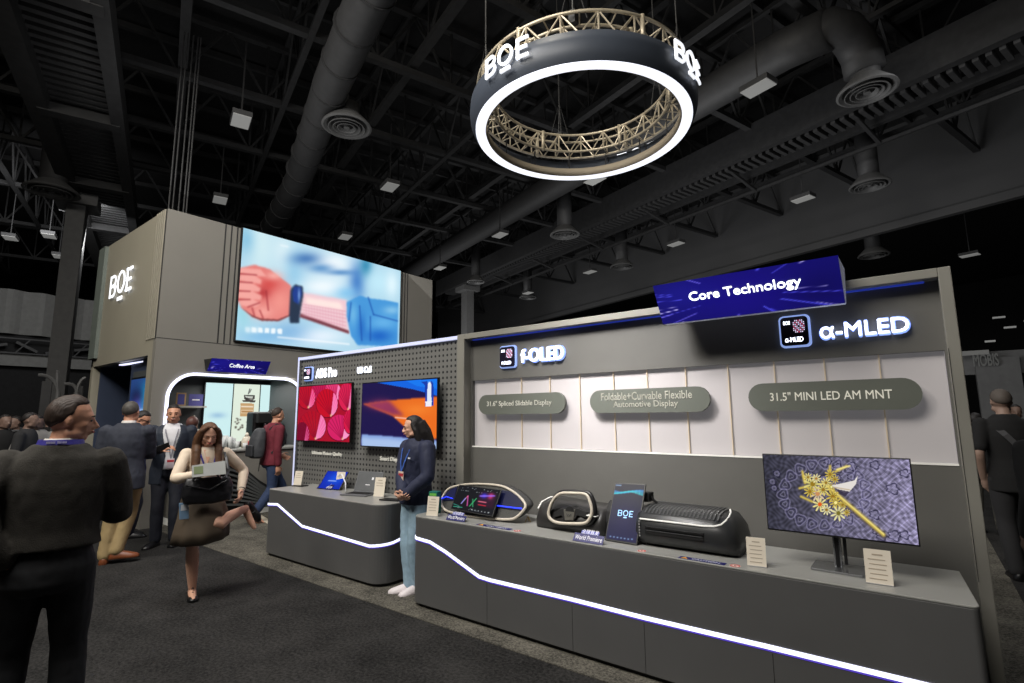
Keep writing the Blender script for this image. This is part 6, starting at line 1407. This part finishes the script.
# right
n_ = crowd('bald man in a dark polo shirt with a shoulder strap walking away at right', 1006, 7.3, 100, 1.86, DK[0], DK[2], mat('hair_stubble_grey', (84,76,70), .7), w=.98, vox=.014, skin=mat('skin_dim2', (150,124,110), .6), sl='short')  # skin colour also darkened for the dim hall
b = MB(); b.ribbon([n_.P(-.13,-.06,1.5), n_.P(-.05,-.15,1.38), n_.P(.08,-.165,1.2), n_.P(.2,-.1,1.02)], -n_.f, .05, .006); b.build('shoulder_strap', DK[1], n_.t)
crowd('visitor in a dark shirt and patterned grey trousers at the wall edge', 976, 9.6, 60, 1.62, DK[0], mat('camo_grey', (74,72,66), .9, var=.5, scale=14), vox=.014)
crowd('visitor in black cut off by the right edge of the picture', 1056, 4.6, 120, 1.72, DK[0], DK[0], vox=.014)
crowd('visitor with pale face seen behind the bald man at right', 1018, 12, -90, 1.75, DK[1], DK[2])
# ================================================================ LIGHT
def area(name, loc, target, size, power, col=(1,1,1), spread=None, sy=None):
    l = bpy.data.lights.new(name, 'AREA'); l.energy = power; l.size = size; l.color = col
    if sy: l.shape = 'RECTANGLE'; l.size_y = sy
    if spread: l.spread = math.radians(spread)
    o = bpy.data.objects.new(name, l); C.objects.link(o); o.location = loc
    d = Vector(target)-Vector(loc); o.rotation_euler = d.to_track_quat('-Z', 'Y').to_euler(); return o
area('hall_light_key', (-2.2, -1.5, 8.0), (-2.4, 4, 1.0), 3.6, 430, (1,.96,.9))
area('hall_light_tower', (-6.5, -3.0, 8.5), (-9.5, 4, 2.5), 2.5, 520, (1,.95,.86))
area('hall_light_front', (-5.0, 2.0, 8.5), (-7.5, 4.2, 0.5), 2.0, 240, (1,.97,.94))
area('hall_light_ring', (-4.0, 4.5, 10.5), (-4.0, 7.2, 6.8), 1.0, 120, (1,.93,.8))
area('ring_glow', (RC.x, RC.y, 6.2), (RC.x, RC.y, 0), 1.6, 60, (.92,.94,1))
area('coffee_bar_light', (-9.7, 4.6, 2.3), (-9.5, 4.6, 0), 1.2, 22, (1,.97,.92))
area('far_curtain_fill', (-24, 4, 9), (-34, 6, 4), 3, 420)  # unseen light added to brighten the far curtain
area('hall_light_far_right', (2.5, 12, 9), (2.0, 16, 0), 3, 160)
area('ceiling_fill', (-12, 6, 6.0), (-12, 10, 13), 8, 110)  # unseen upward fill in mid-air, sets the ceiling brightness
p_ = H(10, 11, 3); area('header_fill', p_, H(10, 24, 11.5), 6, 420)  # unseen fill added low behind the booth to brighten the header
p_ = H(26, 12, 3); area('header_fill_far', p_, H(26, 24, 11.5), 6, 380)  # second added fill for the far end of the header
area('glass_band_fill', (-2.2, 2.3, 3.6), (-2.0, 3.95, 1.7), .5, 12, (1,.97,.97), spread=60)  # unseen lamp added to brighten the middle of the glass band
w = bpy.data.worlds.new('world'); sc.world = w; w.use_nodes = True
w.node_tree.nodes['Background'].inputs[0].default_value = (.9, .93, 1, 1); w.node_tree.nodes['Background'].inputs[1].default_value = .05
sc.view_settings.view_transform = 'Standard'; sc.view_settings.look = 'None'; sc.view_settings.exposure = 0; sc.view_settings.gamma = 1; sc.view_settings.use_curve_mapping = False
# sub-parts hang from the part they sit on
SUBS = {'diffuser': 'drop_pipe', 'screen_mark': 'screen', 'keys': 'keyboard_base', 'hub_cover': 'hub', 'hub_emblem': 'hub', 'vent_trim': 'vent_slot', 'badge_print': 'badge', 'print': 'card', 'red_ring': 'disc', 'hand_mark': 'disc',
        'triangle': 'strip', 'light_strip_glow': 'light_strip', 'dot_pattern': 'tile', 'dot_pattern_red': 'tile', 'small_lettering': 'tile', 'neck_inlay': 'stand_neck', 'lanyard_print': 'lanyard', 'instrument_panel': 'dash_face', 'light_line': 'dash_face', 'diffuser_panel': 'housing', 'top_rib': 'shell', 'edge_line': 'shell'}
base = lambda o: o.name.split('.')[0]
for o in list(C.objects):
    p = o.parent
    if p is None or p.type != 'EMPTY': continue
    tgt = SUBS.get(base(o))
    if not tgt: continue
    for q_ in p.children:
        if base(q_) == tgt and q_ is not o: o.parent = q_; break
